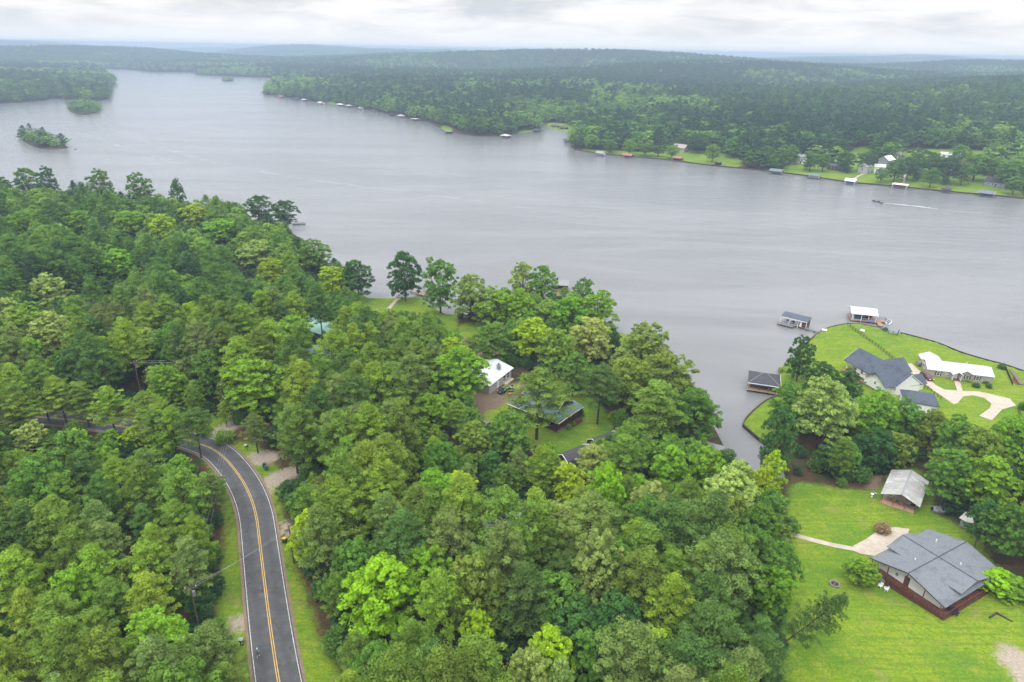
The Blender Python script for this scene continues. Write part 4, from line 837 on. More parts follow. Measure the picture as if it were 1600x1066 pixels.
x_, y_, z_ = G(1381, 911); o = empty('cool_box', (x_, y_, z_), R(20)); tag(o, 'blue grey box with a lid standing behind the two white garden chairs', 'box'); q = MB(); q.box(0, 0, .4, 1.1, .7, .8); q.build('body', M['bluetarp'], o); q = MB(); q.box(0, 0, .84, 1.16, .76, .08); q.build('lid', M['greysiding'], o)
for k, (u_, v_, m_, lb) in enumerate(((1362, 777, 'trim', 'white garden ornament on the grass left of the metal pavilion'), (1367, 776, 'greysiding', 'grey bird bath on the grass left of the metal pavilion'))):
    x_, y_, z_ = G(u_, v_); o = empty('garden_ornament', (x_, y_, z_)); tag(o, lb, 'ornament'); q = MB(); q.tube((0, 0, 0), (0, 0, .8), .2, .1, 8); q.build('pedestal', M[m_], o); q = MB(); q.tube((0, 0, .8), (0, 0, .95), .15, .38, 12); q.build('bowl', M[m_], o)
x_, y_, z_ = G(1470, 801); small_boat((x_, y_, z_ + .3), R(-10), 'small pale green boat lying upright under the trees behind the pavilion', 'greysiding', 3.6)
x_, y_, z_ = G(1288, 518); o = empty('bench', (x_, y_, z_), R(-20)); tag(o, 'pale bench on the lawn beside the narrow dock', 'bench'); q = MB(); q.box(0, 0, .45, 1.8, .5, .08); q.build('seat', M['trim'], o); q = MB(); q.box(0, .27, .75, 1.8, .07, .5); q.build('backrest', M['trim'], o)
for s_ in (-1, 1): q = MB(); q.box(s_ * .75, 0, .22, .1, .5, .44); q.build('leg', M['trim'], o)
x_, y_, z_ = G(1347, 519); o = empty('garden_swing', (x_, y_, z_), R(-50)); tag(o, 'white garden swing seat under a thin pole near the lawn tip', 'swing'); q = MB()
for s_ in (-1, 1): q.tube((s_ * 1.1, -.7, 0), (s_ * 1.0, 0, 2.0), .05); q.tube((s_ * 1.1, .7, 0), (s_ * 1.0, 0, 2.0), .05)
q.tube((-1.1, 0, 2.0), (1.1, 0, 2.0), .05); q.build('frame', M['steel'], o); q = MB(); q.box(0, 0, .5, 1.7, .6, .1); q.box(0, .32, .8, 1.7, .08, .55); q.build('seat', M['trim'], o)
x_, y_, z_ = G(1346, 513); o = empty('flag_pole', (x_, y_, z_)); tag(o, 'thin bare pole on the lawn in front of the white boathouse', 'pole'); q = MB(); q.tube((0, 0, 0), (0, 0, 6), .06, .04); q.build('pole', M['steel'], o)
q = MB(); q.ball((0, 0, 6.05), .1, .1, .1); q.build('finial', M['steel'], o)
x_, y_, z_ = G(1535, 613); 
def bin_(u_, v_, rz, body, lid, label):
    x_, y_, z_ = G(u_, v_); o = empty('wheelie_bin', (x_, y_, z_), rz); tag(o, label, 'bin'); q = MB(); q.add([(-.26, -.28, .06), (.26, -.28, .06), (.26, .28, .06), (-.26, .28, .06), (-.33, -.36, 1.05), (.33, -.36, 1.05), (.33, .36, 1.05), (-.33, .36, 1.05)], [(3, 2, 1, 0), (4, 5, 6, 7), (0, 1, 5, 4), (1, 2, 6, 5), (2, 3, 7, 6), (3, 0, 4, 7)]); q.build('body', M[body], o)
    q = MB(); q.M = Matrix.Translation((0, .03, 1.09)) @ Matrix.Rotation(R(-5), 4, 'X'); q.box(0, 0, 0, .72, .82, .07); q.build('lid', M[lid], o)
    for s_ in (-1, 1): q = MB(); q.tube((s_ * .3, .3, .12), (s_ * .38, .3, .12), .13, n=10); q.build('wheel', M['rubber'], o)
    q = MB(); q.tube((-.28, .44, .98), (.28, .44, .98), .03); q.build('handle', M[body], o); return o
bin_(416, 735, R(30), 'binblue', 'binblue', 'blue green wheelie bin at the roadside beside the gravel driveway'); bin_(413.5, 731, R(10), 'bingreen', 'bingreen', 'dark green wheelie bin just beyond the blue green one')
bin_(445, 848, R(70), 'bingreen', 'yellow', 'dark green wheelie bin with a yellow lid by the gravel patch'); bin_(376.5, 1007, R(-70), 'black', 'greysiding', 'black wheelie bin with a pale lid on the left verge of the road')
def mailbox(u_, v_, rz, m_, label):
    x_, y_, z_ = G(u_, v_); o = empty('mailbox', (x_, y_, z_), rz); tag(o, label, 'mailbox'); q = MB(); q.box(0, 0, .5, .12, .12, 1.1); q.build('post', M['post'], o)
    pr_ = [(-.15, 0), (.15, 0), (.15, .15), (.08, .27), (-.08, .27), (-.15, .15)]; q = MB(); q.ext([(a, b + 1.02) for a, b in pr_], -.32, .32); q.build('box', M[m_], o); q = MB(); q.box(.1, .18, 1.2, .12, .02, .15); q.build('flag', M['redcar'], o); return o
mailbox(384, 702, R(40), 'trim', 'white mailbox in the roadside grass below the gravel drive'); mailbox(387, 704, R(40), 'black', 'black mailbox in the roadside grass beside the white mailbox')

# cars: body lofted from side-view outlines, separate cabin, wheels, lights
def car(loc, rz, label, paint, kind):
    o = empty('parked_car' if kind == 'suv' else 'pickup_truck', loc, rz); tag(o, label, 'car' if kind == 'suv' else 'pickup truck')
    Lc = 4.9 if kind == 'suv' else 5.8; wd = .93; h = Lc / 2
    def loft(name, prof, m, par, inset=0.0, top=1.0):      # prof: x, zlow, zhigh, half width at the bottom, half width at the top
        vs_, fs = [], []
        for x, z0, z1, w0, w1 in prof: vs_ += [(x, -w0, z0), (x, w0, z0), (x, w0, (z0 + z1) / 2), (x, w1, z1), (x, -w1, z1), (x, -w0, (z0 + z1) / 2)]
        n = len(prof)
        for i in range(n - 1):
            for k in range(6): fs.append((i * 6 + k, i * 6 + 6 + k, i * 6 + 6 + (k + 1) % 6, i * 6 + (k + 1) % 6))
        fs += [tuple(range(6)), tuple((n - 1) * 6 + k for k in range(5, -1, -1))]; q = MB(); q.add(vs_, fs); r_ = q.build(name, M[m], par)
        bv = r_.modifiers.new('bevel', 'BEVEL'); bv.width = .06; bv.segments = 2; bv.limit_method = 'ANGLE'; bv.angle_limit = R(35); return r_
    if kind == 'suv':
        bd = loft('body', [(-h, .42, .95, .78, .74), (-h + .15, .34, 1.05, .90, .86), (-.9, .30, 1.08, wd, .90), (1.0, .30, 1.05, wd, .88), (h - .5, .32, .92, .90, .80), (h - .1, .36, .80, .82, .72), (h, .42, .72, .74, .66)], paint, o)
        loft('cabin', [(-h + .1, 1.0, 1.12, .80, .76), (-h + .45, 1.0, 1.62, .84, .66), (-.3, 1.0, 1.72, .86, .68), (.35, 1.0, 1.66, .86, .66), (1.25, 1.0, 1.08, .82, .74)], 'glass', o)
        q = MB(); q.box(-.85, 0, 1.70, 2.5, 1.28, .06); q.build('roof_panel', M[paint], o)
        for s_ in (-1, 1): q = MB(); q.box(-.85, s_ * .6, 1.77, 2.2, .05, .06); q.build('roof_rail', M['chrome'], o)
    else:
        bd = loft('body', [(.2, .42, 1.08, wd, .9), (1.3, .42, 1.12, wd, .9), (h - .3, .44, 1.05, .92, .84), (h, .48, .9, .86, .8)], paint, o)
        q = MB(); q.box(-h / 2 + .1, 0, .56, h + .2, 1.84, .2); q.build('bed_floor', M['black'], o)
        for s_ in (-1, 1): q = MB(); q.box(-h / 2 + .1, s_ * .9, .82, h + .2, .1, .56); q.build('bed_side', M[paint], o)
        q = MB(); q.box(-h + .05, 0, .82, .1, 1.7, .56); q.build('tailgate', M[paint], o)
        loft('cabin', [(-.75, 1.0, 1.72, .84, .68), (.6, 1.0, 1.78, .84, .68), (1.35, 1.0, 1.12, .82, .76)], 'glass', o); q = MB(); q.box(-.1, 0, 1.78, 1.3, 1.3, .06); q.build('roof_panel', M[paint], o)
        q = MB(); q.box(-.7, 0, .98, .12, 1.7, .8); q.build('cab_back', M[paint], o); q = MB(); q.box(-1.3, 0, 1.12, .6, 1.75, .5); q.build('tool_box', M['chrome'], o)
        q = MB(); q.box(h + .03, 0, .72, .06, 1.1, .3); q.build('grille', M['chrome'], o)
    for sx_ in (-1, 1):
        for sy_ in (-1, 1):
            q = MB(); q.tube((sx_ * Lc * .305, sy_ * .74, .36), (sx_ * Lc * .305, sy_ * .97, .36), .36, n=18); wh = q.build('wheel', M['rubber'], o); q = MB(); q.tube((sx_ * Lc * .305, sy_ * .975, .36), (sx_ * Lc * .305, sy_ * .985, .36), .21, n=12); q.build('rim', M['chrome'], wh)
    for sy_ in (-1, 1):
        q = MB(); q.box(h - .06, sy_ * .62, .76 if kind == 'suv' else .9, .14, .3, .16); q.build('headlight', M['trim'], o)
        q = MB(); q.box(-h + .02, sy_ * (.68 if kind == 'suv' else .9), .9, .1, .2, .3); q.build('tail_light', M['redcar'], o)
        q = MB(); q.box(.95, sy_ * 1.02, 1.1, .12, .2, .15); q.build('mirror', M[paint], o)
    return o
p0 = G(1436, 585); p1 = G(1459, 599); car(((p0[0] + p1[0]) / 2, (p0[1] + p1[1]) / 2, (p0[2] + p1[2]) / 2 + .08), math.atan2(p1[1] - p0[1], p1[0] - p0[0]), 'dark red sport utility car parked on the concrete drive by the tan house', 'redcar', 'suv')
p0 = G(777, 616); p1 = G(806, 609); car(((p0[0] + p1[0]) / 2, (p0[1] + p1[1]) / 2, (p0[2] + p1[2]) / 2 + .05), math.atan2(p0[1] - p1[1], p0[0] - p1[0]), 'dark blue pickup truck parked on the dirt beside the white metal roofed house', 'navycar', 'pickup')
x_, y_, z_ = G(797, 618); o = empty('wheelbarrow', (x_, y_, z_), R(20)); tag(o, 'orange wheelbarrow standing on the dirt beside the pickup truck', 'wheelbarrow'); q = MB()
q.add([(-.35, -.25, .35), (.35, -.2, .35), (.35, .2, .35), (-.35, .25, .35), (-.5, -.42, .75), (.55, -.36, .72), (.55, .36, .72), (-.5, .42, .75)], [(3, 2, 1, 0), (4, 5, 6, 7), (0, 1, 5, 4), (1, 2, 6, 5), (2, 3, 7, 6), (3, 0, 4, 7)]); q.build('tub', M['orange'], o)
q = MB(); q.tube((.65, -.05, .2), (.65, .05, .2), .2, n=12); q.build('wheel', M['rubber'], o)
for s_ in (-1, 1): q = MB(); q.tube((.65, s_ * .1, .2), (-1.1, s_ * .32, .65), .03); q.build('handle', M['post'], o); q = MB(); q.tube((-.35, s_ * .25, .45), (-.4, s_ * .28, 0), .03); q.build('leg', M['steel'], o)

# person walking on the road
import bmesh
x_, y_, z_ = G(403.5, 1027); z_ += .07
def skin_body(name, pts, edges, rad, m, parent=None, loc=(0, 0, 0), rz=0, sub=2):
    me = bpy.data.meshes.new(name); me.from_pydata(pts, edges, []); me.materials.append(M[m]); o = bpy.data.objects.new(name, me); COL.objects.link(o); o.location = loc; o.rotation_euler = (0, 0, rz)
    if parent: o.parent = parent
    sm = o.modifiers.new('skin', 'SKIN'); 
    for i, r_ in enumerate(rad): me.skin_vertices[0].data[i].radius = r_ if isinstance(r_, tuple) else (r_, r_)
    me.skin_vertices[0].data[0].use_root = True
    s2 = o.modifiers.new('sub', 'SUBSURF'); s2.levels = s2.render_levels = sub; return o
pp = [(0, 0, .95), (0, .02, 1.15), (0, .03, 1.38), (0, .03, 1.50), (0, .05, 1.62), (0, .05, 1.72), (.10, 0, .88), (.11, .20, .50), (.11, .10, .08), (.11, .24, .04), (-.10, 0, .88), (-.11, -.02, .48), (-.11, -.24, .14), (-.11, -.12, .04),
      (.18, .03, 1.40), (.24, -.08, 1.14), (.22, .12, 1.00), (.22, .19, .97), (-.18, .03, 1.40), (-.24, .06, 1.14), (-.22, .28, 1.04), (-.22, .35, 1.03)]
ee = [(0, 1), (1, 2), (2, 3), (3, 4), (4, 5), (0, 6), (6, 7), (7, 8), (8, 9), (0, 10), (10, 11), (11, 12), (12, 13), (2, 14), (14, 15), (15, 16), (16, 17), (2, 18), (18, 19), (19, 20), (20, 21)]
rd = [(.15, .11), (.14, .10), (.17, .11), .055, .095, .08, .09, .06, .042, .035, .09, .06, .042, .035, .06, .042, .032, .03, .06, .042, .032, .03]
for w_i, s_ in ((17, 1), (21, -1)):
    wx_, wy_, wz_ = pp[w_i]
    for k in range(5):
        th = k == 4; ln_ = (.062, .07, .064, .05, .045)[k]; ox_ = -s_ * .035 if th else (-.024 + .016 * k)
        pp += [(wx_ + ox_, wy_ + (.0 if th else .035), wz_ - .004), (wx_ + ox_ * (1.5 if th else 1.1), wy_ + (.03 if th else .035) + ln_ * .6, wz_ - .012), (wx_ + ox_ * (1.4 if th else 1.1), wy_ + (.03 if th else .03) + ln_ * .95, wz_ - .04)]
        n_ = len(pp); ee += [(w_i, n_ - 3), (n_ - 3, n_ - 2), (n_ - 2, n_ - 1)]; rd += [.010, .009, .008]
ps = skin_body('person', pp, ee, rd, 'skin', loc=(x_, y_, z_), rz=R(5)); tag(ps, 'person in a teal top and dark shorts walking along the edge of the road', 'person')
skin_body('shirt', [pp[0], pp[1], pp[2], (0, .03, 1.45), pp[14], (.22, -.05, 1.22), pp[18], (-.22, .05, 1.22)], [(0, 1), (1, 2), (2, 3), (2, 4), (4, 5), (2, 6), (6, 7)], [(.165, .125), (.155, .115), (.185, .125), .06, .075, .06, .075, .06], 'teal', ps)
skin_body('shorts', [(0, 0, .98), (.10, 0, .88), (.11, .12, .64), (-.10, 0, .88), (-.11, -.01, .62)], [(0, 1), (1, 2), (0, 3), (3, 4)], [(.16, .12), .105, .085, .105, .085], 'darkcloth', ps)
q = MB(); q.ball((0, .04, 1.76), .1, .115, .08, 10, 6); q.ball((0, -.09, 1.66), .05, .05, .09, 8, 5); q.build('hair', M['trim'], ps, True)
q = MB(); [q.ball((sx_ * .035, .145, 1.70), .013, .01, .013, 6, 4) for sx_ in (-1, 1)]; q.build('eye', M['black'], ps)
for q_ in ((.11, .19, .04), (-.11, -.16, .05)): q = MB(); q.ball(q_, .055, .14, .05, 8, 5); q.build('shoe', M['trim'], ps, True)
# power pole, and the wires strung along the road
def pole(base, label, hgt=10.5, rz=0):
    o = empty('power_pole', base, rz); tag(o, label, 'power pole'); q = MB(); q.tube((0, 0, -.3), (0, 0, hgt), .13, .09, 8); q.build('post', M['palebark'], o)
    q = MB(); q.box(0, .15, hgt - .7, 1.8, .09, .11); q.build('crossarm', M['palebark'], o)
    for xx in (-.8, 0, .8): q = MB(); q.tube((xx, .15, hgt - .62), (xx, .15, hgt - .35), .07, .05, 8); q.build('insulator', M['trim'], o)
    q = MB(); q.tube((.35, -.1, hgt - 2.3), (.35, -.1, hgt - 1.3), .25, n=10); q.build('transformer', M['greysiding'], o); return o
pA = G(222, 622); pA = (pA[0], pA[1], pA[2]); pole(pA, 'grey power pole standing at the dark edge of the wood beyond the road', 11.5, R(60))
pB = G(330, 985); pB = (pB[0] - 2.2, pB[1] + 0.4, pB[2]); pole(pB, 'power pole under the pines at the bottom left verge', 9.3, R(20))
pC = (-66, 124.6); pC = (pC[0] - 4, pC[1], zl(*pC))
def wire(a_, b_, sag=1.0, n=14, r_=.018):
    q = MB(); pts = [Vector(a_).lerp(Vector(b_), i / n) - Vector((0, 0, sag * 4 * (i / n) * (1 - i / n))) for i in range(n + 1)]
    for c_, d_ in zip(pts, pts[1:]): q.tube(c_, d_, r_, n=4)
    return q
pD = G(505, 610); 
for k in range(3):
    o = wire((pB[0] + (k - 1) * .9, pB[1] + .4, pB[2] + 9.2), (pD[0] - 16, pD[1] - 24 + k * 1.1, pD[2] + 9.5), 1.2).build('power_line', M['steel']); tag(o, 'thin power line crossing the lower road from the verge pole', 'power line', 'power lines crossing the road')
for k in range(2):
    o = wire((pA[0], pA[1] + (k - .5) * 1.2, pA[2] + 11), (pD[0] + 10, pD[1] + 6 + k * 1.5, pD[2] + 12), 1.5).build('power_line', M['steel']); tag(o, 'thin power line from the pole beyond the road to the wood', 'power line', 'power lines beyond the road')
for k in range(2):
    o = wire((pB[0] + k * .9, pB[1] + .4, pB[2] + 8.9), (G(440, 885)[0] + 2, G(440, 885)[1] + k * 1.6, G(440, 885)[2] + 8.3), .5).build('power_line', M['steel']); tag(o, 'thin service wire crossing the lower road low down', 'power line', 'service wires over the lower road')
q = MB(); gp_ = G(440, 885); q.tube((0, 0, -.3), (0, 0, 8.8), .13, .1, 8); o = q.build('service_pole', M['bark'], loc=(gp_[0] + 2.1, gp_[1] + .8, gp_[2])); tag(o, 'slim wooden service pole in the trees right of the lower road', 'pole')

# ------------------------------------------------------------------ the far shore: boathouses, docks, houses, one boat under way
def along(u, v, du=12, dv=1.4):
    a_ = U(u - du, v - dv); b_ = U(u + du, v + dv); return math.atan2(b_[1] - a_[1], b_[0] - a_[0])
def far_boathouse(u, v, w_, d_, roof, label, style='gable', wall=None, side=1, he=3.0, docks=1):
    w_ *= 1.15; d_ *= 1.1; roof = 'paleroof' if roof == 'trim' and u < 1000 else roof; wall = wall or 'darkwood'; x, y = U(u, v, .5); an = along(u, v); o = empty('boathouse', (x, y, 0), an); tag(o, label, 'boathouse')  # open shelters get an added dark wall standing in for shade under the roof
    q = MB()
    if style == 'gable': q.gable_roof(w_, d_, he, he + 1.5, .5, .18)
    elif style == 'hip': q.hip_roof(w_, d_, he, he + 1.7, .5, .2)
    else: q.box(0, 0, he + .1, w_ + .8, d_ + .8, .22)
    rf = q.build('roof', M[roof], o)
    if style == 'gable': fascia(w_, d_, he, he + 1.5, .5, par=rf, w_=.25)
    q = MB(); q.box(0, -d_ / 2 + .5, .6, w_, 1.2, .2); q.box(-w_ / 2 + .5, 0, .601, 1.0, d_, .2); q.box(w_ / 2 - .5, 0, .602, 1.0, d_, .2); dk = q.build('dock', M['greydeck' if side > 0 else 'deck'], o)
    for a in (-1, 1):
        for b in (-1, 1): q = MB(); q.box(a * (w_ / 2 - .2), b * (d_ / 2 - .2), he / 2 - .3, .28, .28, he + .6); q.build('post', M['trim' if roof in ('whiteroof', 'trim') else 'post'], o)
    if wall: q = MB(); q.box(0, d_ * .22, 1.75, w_ - .9, d_ * .5, 2.2); q.build('wall', M[wall], o)
    if docks: q = MB(); q.box(side * (w_ / 2 + 2.8), -.8, .6, 5.6, 1.6, .2); [q.tube((side * (w_ / 2 + .8 + k * 2.2), -1.7, -1), (side * (w_ / 2 + .8 + k * 2.2), -1.7, 1.1), .14) for k in range(3)]; q.build('side_dock', M['greydeck'], o)
    return o
FB = [(1058, 250.5, 8, 6, 'redroof', 'hip', None, 'red roofed boathouse on the far shore below the left lawn'), (1121, 258, 5, 5, 'dark', 'flat', None, 'small dark boat lift between the red roofed and grey green far boathouses'),
 (1213, 271, 8.5, 7, 'greenroof', 'gable', 'greysiding', 'grey green boathouse where the far wood meets the long lawn'), (1271, 278, 8, 7, 'greenroof', 'hip', 'trim', 'pale grey boathouse with white wall below the dark lodge'),
 (1329, 286.5, 6.5, 6, 'trim', 'gable', 'blue', 'white roofed boathouse with blue walls at the foot of the curved path'), (1406, 293, 9, 6, 'trim', 'flat', 'redroof', 'flat white topped boathouse with red walls at the foot of the zigzag path'),
 (1478, 300, 5.5, 5, 'dark', 'hip', 'greysiding', 'small dark boathouse left of the last far boathouse'), (1541, 306, 8.5, 7, 'grey', 'gable', 'post', 'grey gabled boathouse at the right end of the far lawns'),
 (885, 222.5, 5, 5, 'dark', 'gable', 'darkwood', 'dark little boathouse at the mouth of the far inlet'), (939, 242.5, 7, 6, 'greysiding', 'gable', 'trim', 'grey boathouse at the left end of the far lawns'), (981, 246, 8, 5, 'redroof', 'gable', None, 'low red roofed dock house left of the large red roofed boathouse'),
 (837, 206.5, 8, 7, 'dark', 'hip', 'greysiding', 'dark hipped boathouse at the tip of the far wooded point'), (790, 215, 9, 7, 'trim', 'hip', None, 'cream roofed boathouse under the far wooded point'), (701, 208.5, 8, 5, 'greysiding', 'flat', None, 'low pale dock shelter under the small far clearing'),
 (648, 188.5, 10, 7, 'trim', 'flat', None, 'flat white boathouse left of the far wooded point'), (627, 183.5, 10, 7, 'greige', 'hip', 'tan', 'tan roofed boathouse next to the flat white one'), (611, 181, 8, 6, 'dark', 'flat', None, 'dark boat shelter left of the tan roofed boathouse'),
 (585, 175, 8, 6, 'dark', 'hip', 'greysiding', 'dark hipped boathouse midway along the far wooded shore'), (564, 171, 8, 6, 'greysiding', 'gable', 'trim', 'grey gabled boathouse midway along the far wooded shore'), (545, 167.5, 10, 7, 'tan', 'hip', None, 'pale tan boathouse left of the grey gabled one'),
 (532, 165.5, 14, 8, 'trim', 'hip', None, 'wide white boathouse beside the small far clearing'), (502, 162.5, 11, 8, 'trim', 'gable', 'trim', 'white walled boathouse towards the far headland'), (476, 158, 11, 8, 'tan', 'gable', None, 'brownish boathouse towards the far headland'), (463, 156, 10, 7, 'dark', 'hip', None, 'dark boathouse towards the far headland'),
 (440, 152.5, 12, 8, 'redroof', 'gable', None, 'reddish boathouse near the tip of the far headland'), (414, 146.5, 16, 9, 'dark', 'gable', 'darkwood', 'dark boathouse standing off the tip of the far headland'),
 (867, 199.5, 9, 7, 'dark', 'gable', 'darkwood', 'dark boathouse on the bank inside the far inlet'), (880, 202.5, 10, 7, 'darkwood', 'gable', 'darkwood', 'brown boathouse on the right bank inside the far inlet')]
for u_, v_, w_, d_, rf_, st_, wl2, lb in FB: far_boathouse(u_, v_, w_, d_, rf_, lb, st_, wl2, side=1 if u_ > 700 else -1, docks=int(u_ > 850))
def far_house(u, v, *a, **k): x, y, z = G(u, v); return simple_house(0, 0, *a, xy=(x, y), **k)
aF = math.degrees(along(1400, 270))
far_house(1309, 265, 16, 8, aF, 'redwood', 'dark', 'dark brown lodge on the far lawn behind the pale grey boathouse', ze=3, zr=5, wins=4)
far_house(1350, 270, 6.5, 8, aF + 75, 'greige', 'whiteroof', 'white two storey cottage on the far lawn above the curved path', ze=6, zr=8, wins=2)
far_house(1373, 270, 8, 7, aF + 20, 'trim', 'whiteroof', 'white house with stilted porch on the far lawn right of the white cottage', ze=5.5, zr=7.5, wins=3)
far_house(1384, 259, 12, 9, aF + 80, 'greysiding', 'trim', 'grey gabled house with white roof behind the stilted white house', ze=6, zr=9, wins=2)
far_house(1424, 268, 14, 9, aF, 'tan', 'greysiding', 'tan house half hidden behind the big dark far trees', ze=5, zr=8, wins=3)
far_house(1484, 246, 16, 7, aF, 'trim', 'whiteroof', 'low white roofed house at the back of the far fields', ze=3, zr=4.5, wins=3)
far_house(1557, 291, 15, 9, aF - 10, 'greysiding', 'dark', 'dark roofed house at the right end of the far lawns', ze=4, zr=7, wins=4)
far_house(1063, 236, 14, 8, aF, 'tan', 'tan', 'tan house among the trees behind the red roofed boathouse', ze=4, zr=7, wins=3)
far_house(1252, 255, 7, 6, aF, 'trim', 'greysiding', 'small white house on legs in the trees left of the lodge', ze=6, zr=8, wins=2)
far_house(1497, 272, 14, 6, aF, 'greysiding', 'greysiding', 'low grey house under the far right trees', ze=3, zr=5, wins=3)
far_house(1412, 254, 9, 7, aF, 'greysiding', 'grey', 'small grey roofed garage beside the far drive', ze=3.5, zr=5.5, wins=1)
tag(link('far_path', strip_mesh('far_path', smooth([G(*p)[:2] for p in ((1332, 283), (1338, 277), (1346, 273), (1353, 271))], 2, False), .9, .9, .12, M['concrete'], cross=3)), kind='structure')
tag(link('far_path', strip_mesh('far_path', smooth([G(*p)[:2] for p in ((1411, 286), (1414, 282), (1411, 278), (1417, 273), (1414, 268), (1411, 265))], 1, False), .9, .9, .12, M['concrete'], cross=3)), kind='structure')
tag(link('far_drive', strip_mesh('far_drive', smooth([G(*p)[:2] for p in ((1405, 256), (1406, 247), (1405, 240), (1404, 232))], 1, False), 2.5, 2.5, .12, M['gravel'], cross=3)), kind='structure')
# pontoon boat and its wake
x_, y_ = U(1371, 316, .5); p1 = U(1385, 319.5, .5); an = math.atan2(y_ - p1[1], x_ - p1[0]); o = empty('pontoon_boat', (x_, y_, .0), an); tag(o, 'pontoon boat with a dark canopy under way on the lake trailing a white wake', 'boat')
for s_ in (-1, 1):
    q = MB(); q.tube((-3.9, s_ * .95, .15), (3.3, s_ * .95, .15), .38, n=10); q.tube((3.3, s_ * .95, .15), (4.2, s_ * .95, .35), .38, .06, 10); q.build('pontoon', M['chrome'], o)
q = MB(); q.box(0, 0, .62, 7.8, 2.6, .12); q.build('deck', M['greysiding'], o)
q = MB()
for s_ in (-1, 1): q.box(0, s_ * 1.26, 1.0, 7.4, .06, .62)
q.box(3.7, 0, 1.0, .06, 2.5, .62); q.box(-3.7, .7, 1.0, .06, 1.1, .62); q.build('side_panel', M['navy'], o)
q = MB(); q.ext([(-1.3, 2.65), (0, 2.82), (1.3, 2.65), (0, 2.74)], -3.2, .2); cn = q.build('canopy', M['navy'], o)
for xx in (-3.0, 0): 
    for s_ in (-1, 1): q = MB(); q.tube((xx, s_ * 1.2, 1.2), (xx, s_ * 1.2, 2.68), .04, n=5); q.build('strut', M['steel'], cn)
for k in range(3): q = MB(); q.box(-2.6 + k * 2.3, (-.8, .8, -.8)[k], .95, 1.5, .7, .5); q.build('seat', M['trim'], o)
q = MB(); q.box(.7, .5, 1.15, .6, .7, .9); q.build('console', M['greysiding'], o); q = MB(); q.box(-4.2, 0, .8, .5, .45, 1.0); q.build('outboard_motor', M['black'], o)
t = NT('foam'); fd = t.attr('fade').outputs['Fac']; nn_ = t.noise(t.n('ShaderNodeNewGeometry').outputs['Position'], .35, 5, .7)
al = t.ramp(t.math('MULTIPLY', fd, t.ramp(nn_, .3, .7, .25, 1.3)), .12, .9); d_ = t.bsdf((.50, .52, .54), .5, 0, .3); tp = t.n('ShaderNodeBsdfTransparent'); mx = t.n('ShaderNodeMixShader'); t.l(al, mx.inputs[0]); t.l(tp.outputs[0], mx.inputs[1]); t.l(d_.outputs[0], mx.inputs[2]); t.l(mx.outputs[0], t.out.inputs[0]); M['foam'] = t.m
t = NT('old_wake'); fd = t.attr('fade').outputs['Fac']; nn_ = t.noise(t.n('ShaderNodeNewGeometry').outputs['Position'], .05, 5, .7)
al = t.math('MULTIPLY', t.ramp(t.math('MULTIPLY', fd, t.ramp(nn_, .3, .7, .3, 1.2)), .1, 1.0), .20); d_ = t.bsdf((.50, .50, .52), .4, 0, .4); tp = t.n('ShaderNodeBsdfTransparent'); mx = t.n('ShaderNodeMixShader'); t.l(al, mx.inputs[0]); t.l(tp.outputs[0], mx.inputs[1]); t.l(d_.outputs[0], mx.inputs[2]); t.l(mx.outputs[0], t.out.inputs[0]); M['oldwake'] = t.m
def wake(name, px, w0, w1, m='foam', lift=.03, st=3):
    line = smooth([U(*p) for p in px], 2, False); me = strip_mesh(name, line, np.linspace(w0, w1, 8), np.linspace(w0, w1, 8), lift, M[m], cross=7, st=st, alpha=True, flatz=0.0); o = link(name, me); tag(o, kind='stuff'); return o
wake('boat_wake', [(1380, 317.5), (1400, 319), (1425, 321.5), (1470, 327)], .8, 2.2)
wake('boat_wake', [(1396, 319), (1440, 319.5), (1500, 321), (1580, 323)], .4, 1.8, 'oldwake', .04)
wake('boat_wake', [(1400, 320), (1440, 326), (1500, 338), (1600, 356)], .4, 2.2, 'oldwake', .05); wake('boat_wake', [(1430, 321), (1500, 330), (1620, 344)], .5, 2.5, 'oldwake', .06)
wake('wake_trail', [(110, 186), (170, 200), (250, 230), (330, 254), (450, 276), (600, 296), (760, 316), (950, 345), (1120, 378)], 9, 3.2, 'oldwake', .035, 8)
wake('wake_trail', [(30, 190), (120, 205), (200, 232), (280, 262)], 5, 4, 'oldwake', .045, 8)

# ------------------------------------------------------------------ trees
def leaf_cloud(rg, cen, rad, n_per, size, up=.35, flat=.75, shape=1.0):
    """many small faces on and in each clump, turned outwards and up; tint varies by clump and by leaf"""
    C_ = len(cen); n = C_ * n_per; d = rg.normal(size=(n, 3)); d /= np.linalg.norm(d, axis=1)[:, None]
    ci = np.repeat(np.arange(C_), n_per); r = np.repeat(rad, n_per)[:, None] * (.55 + .5 * rg.random((n, 1)) ** .5)
    low = d[:, 2] < -.25; d[low, 2] *= -.5
    p = cen[ci] + d * r * np.array([1, 1, flat]); nr = d + rg.normal(size=(n, 3)) * .30; nr[:, 2] += up; nr /= np.linalg.norm(nr, axis=1)[:, None]
    tg = np.cross(nr, rg.normal(size=(n, 3))); tg /= np.linalg.norm(tg, axis=1)[:, None]; bt = np.cross(nr, tg)
    s_ = size * (.6 + .8 * rg.random((n, 1))); a = tg * s_; b = bt * s_ * shape
    v = np.stack([p - a * .5 - b * .15, p + b * .5 - a * .1, p + a * .55 + b * .1, p - b * .5], 1).reshape(-1, 3)
    tint = np.clip(rg.random(C_)[ci] * .55 + .12 + rg.random(n) * .32, 0, 1)
    return v, np.arange(n * 4).reshape(-1, 4), np.repeat(tint, 4)
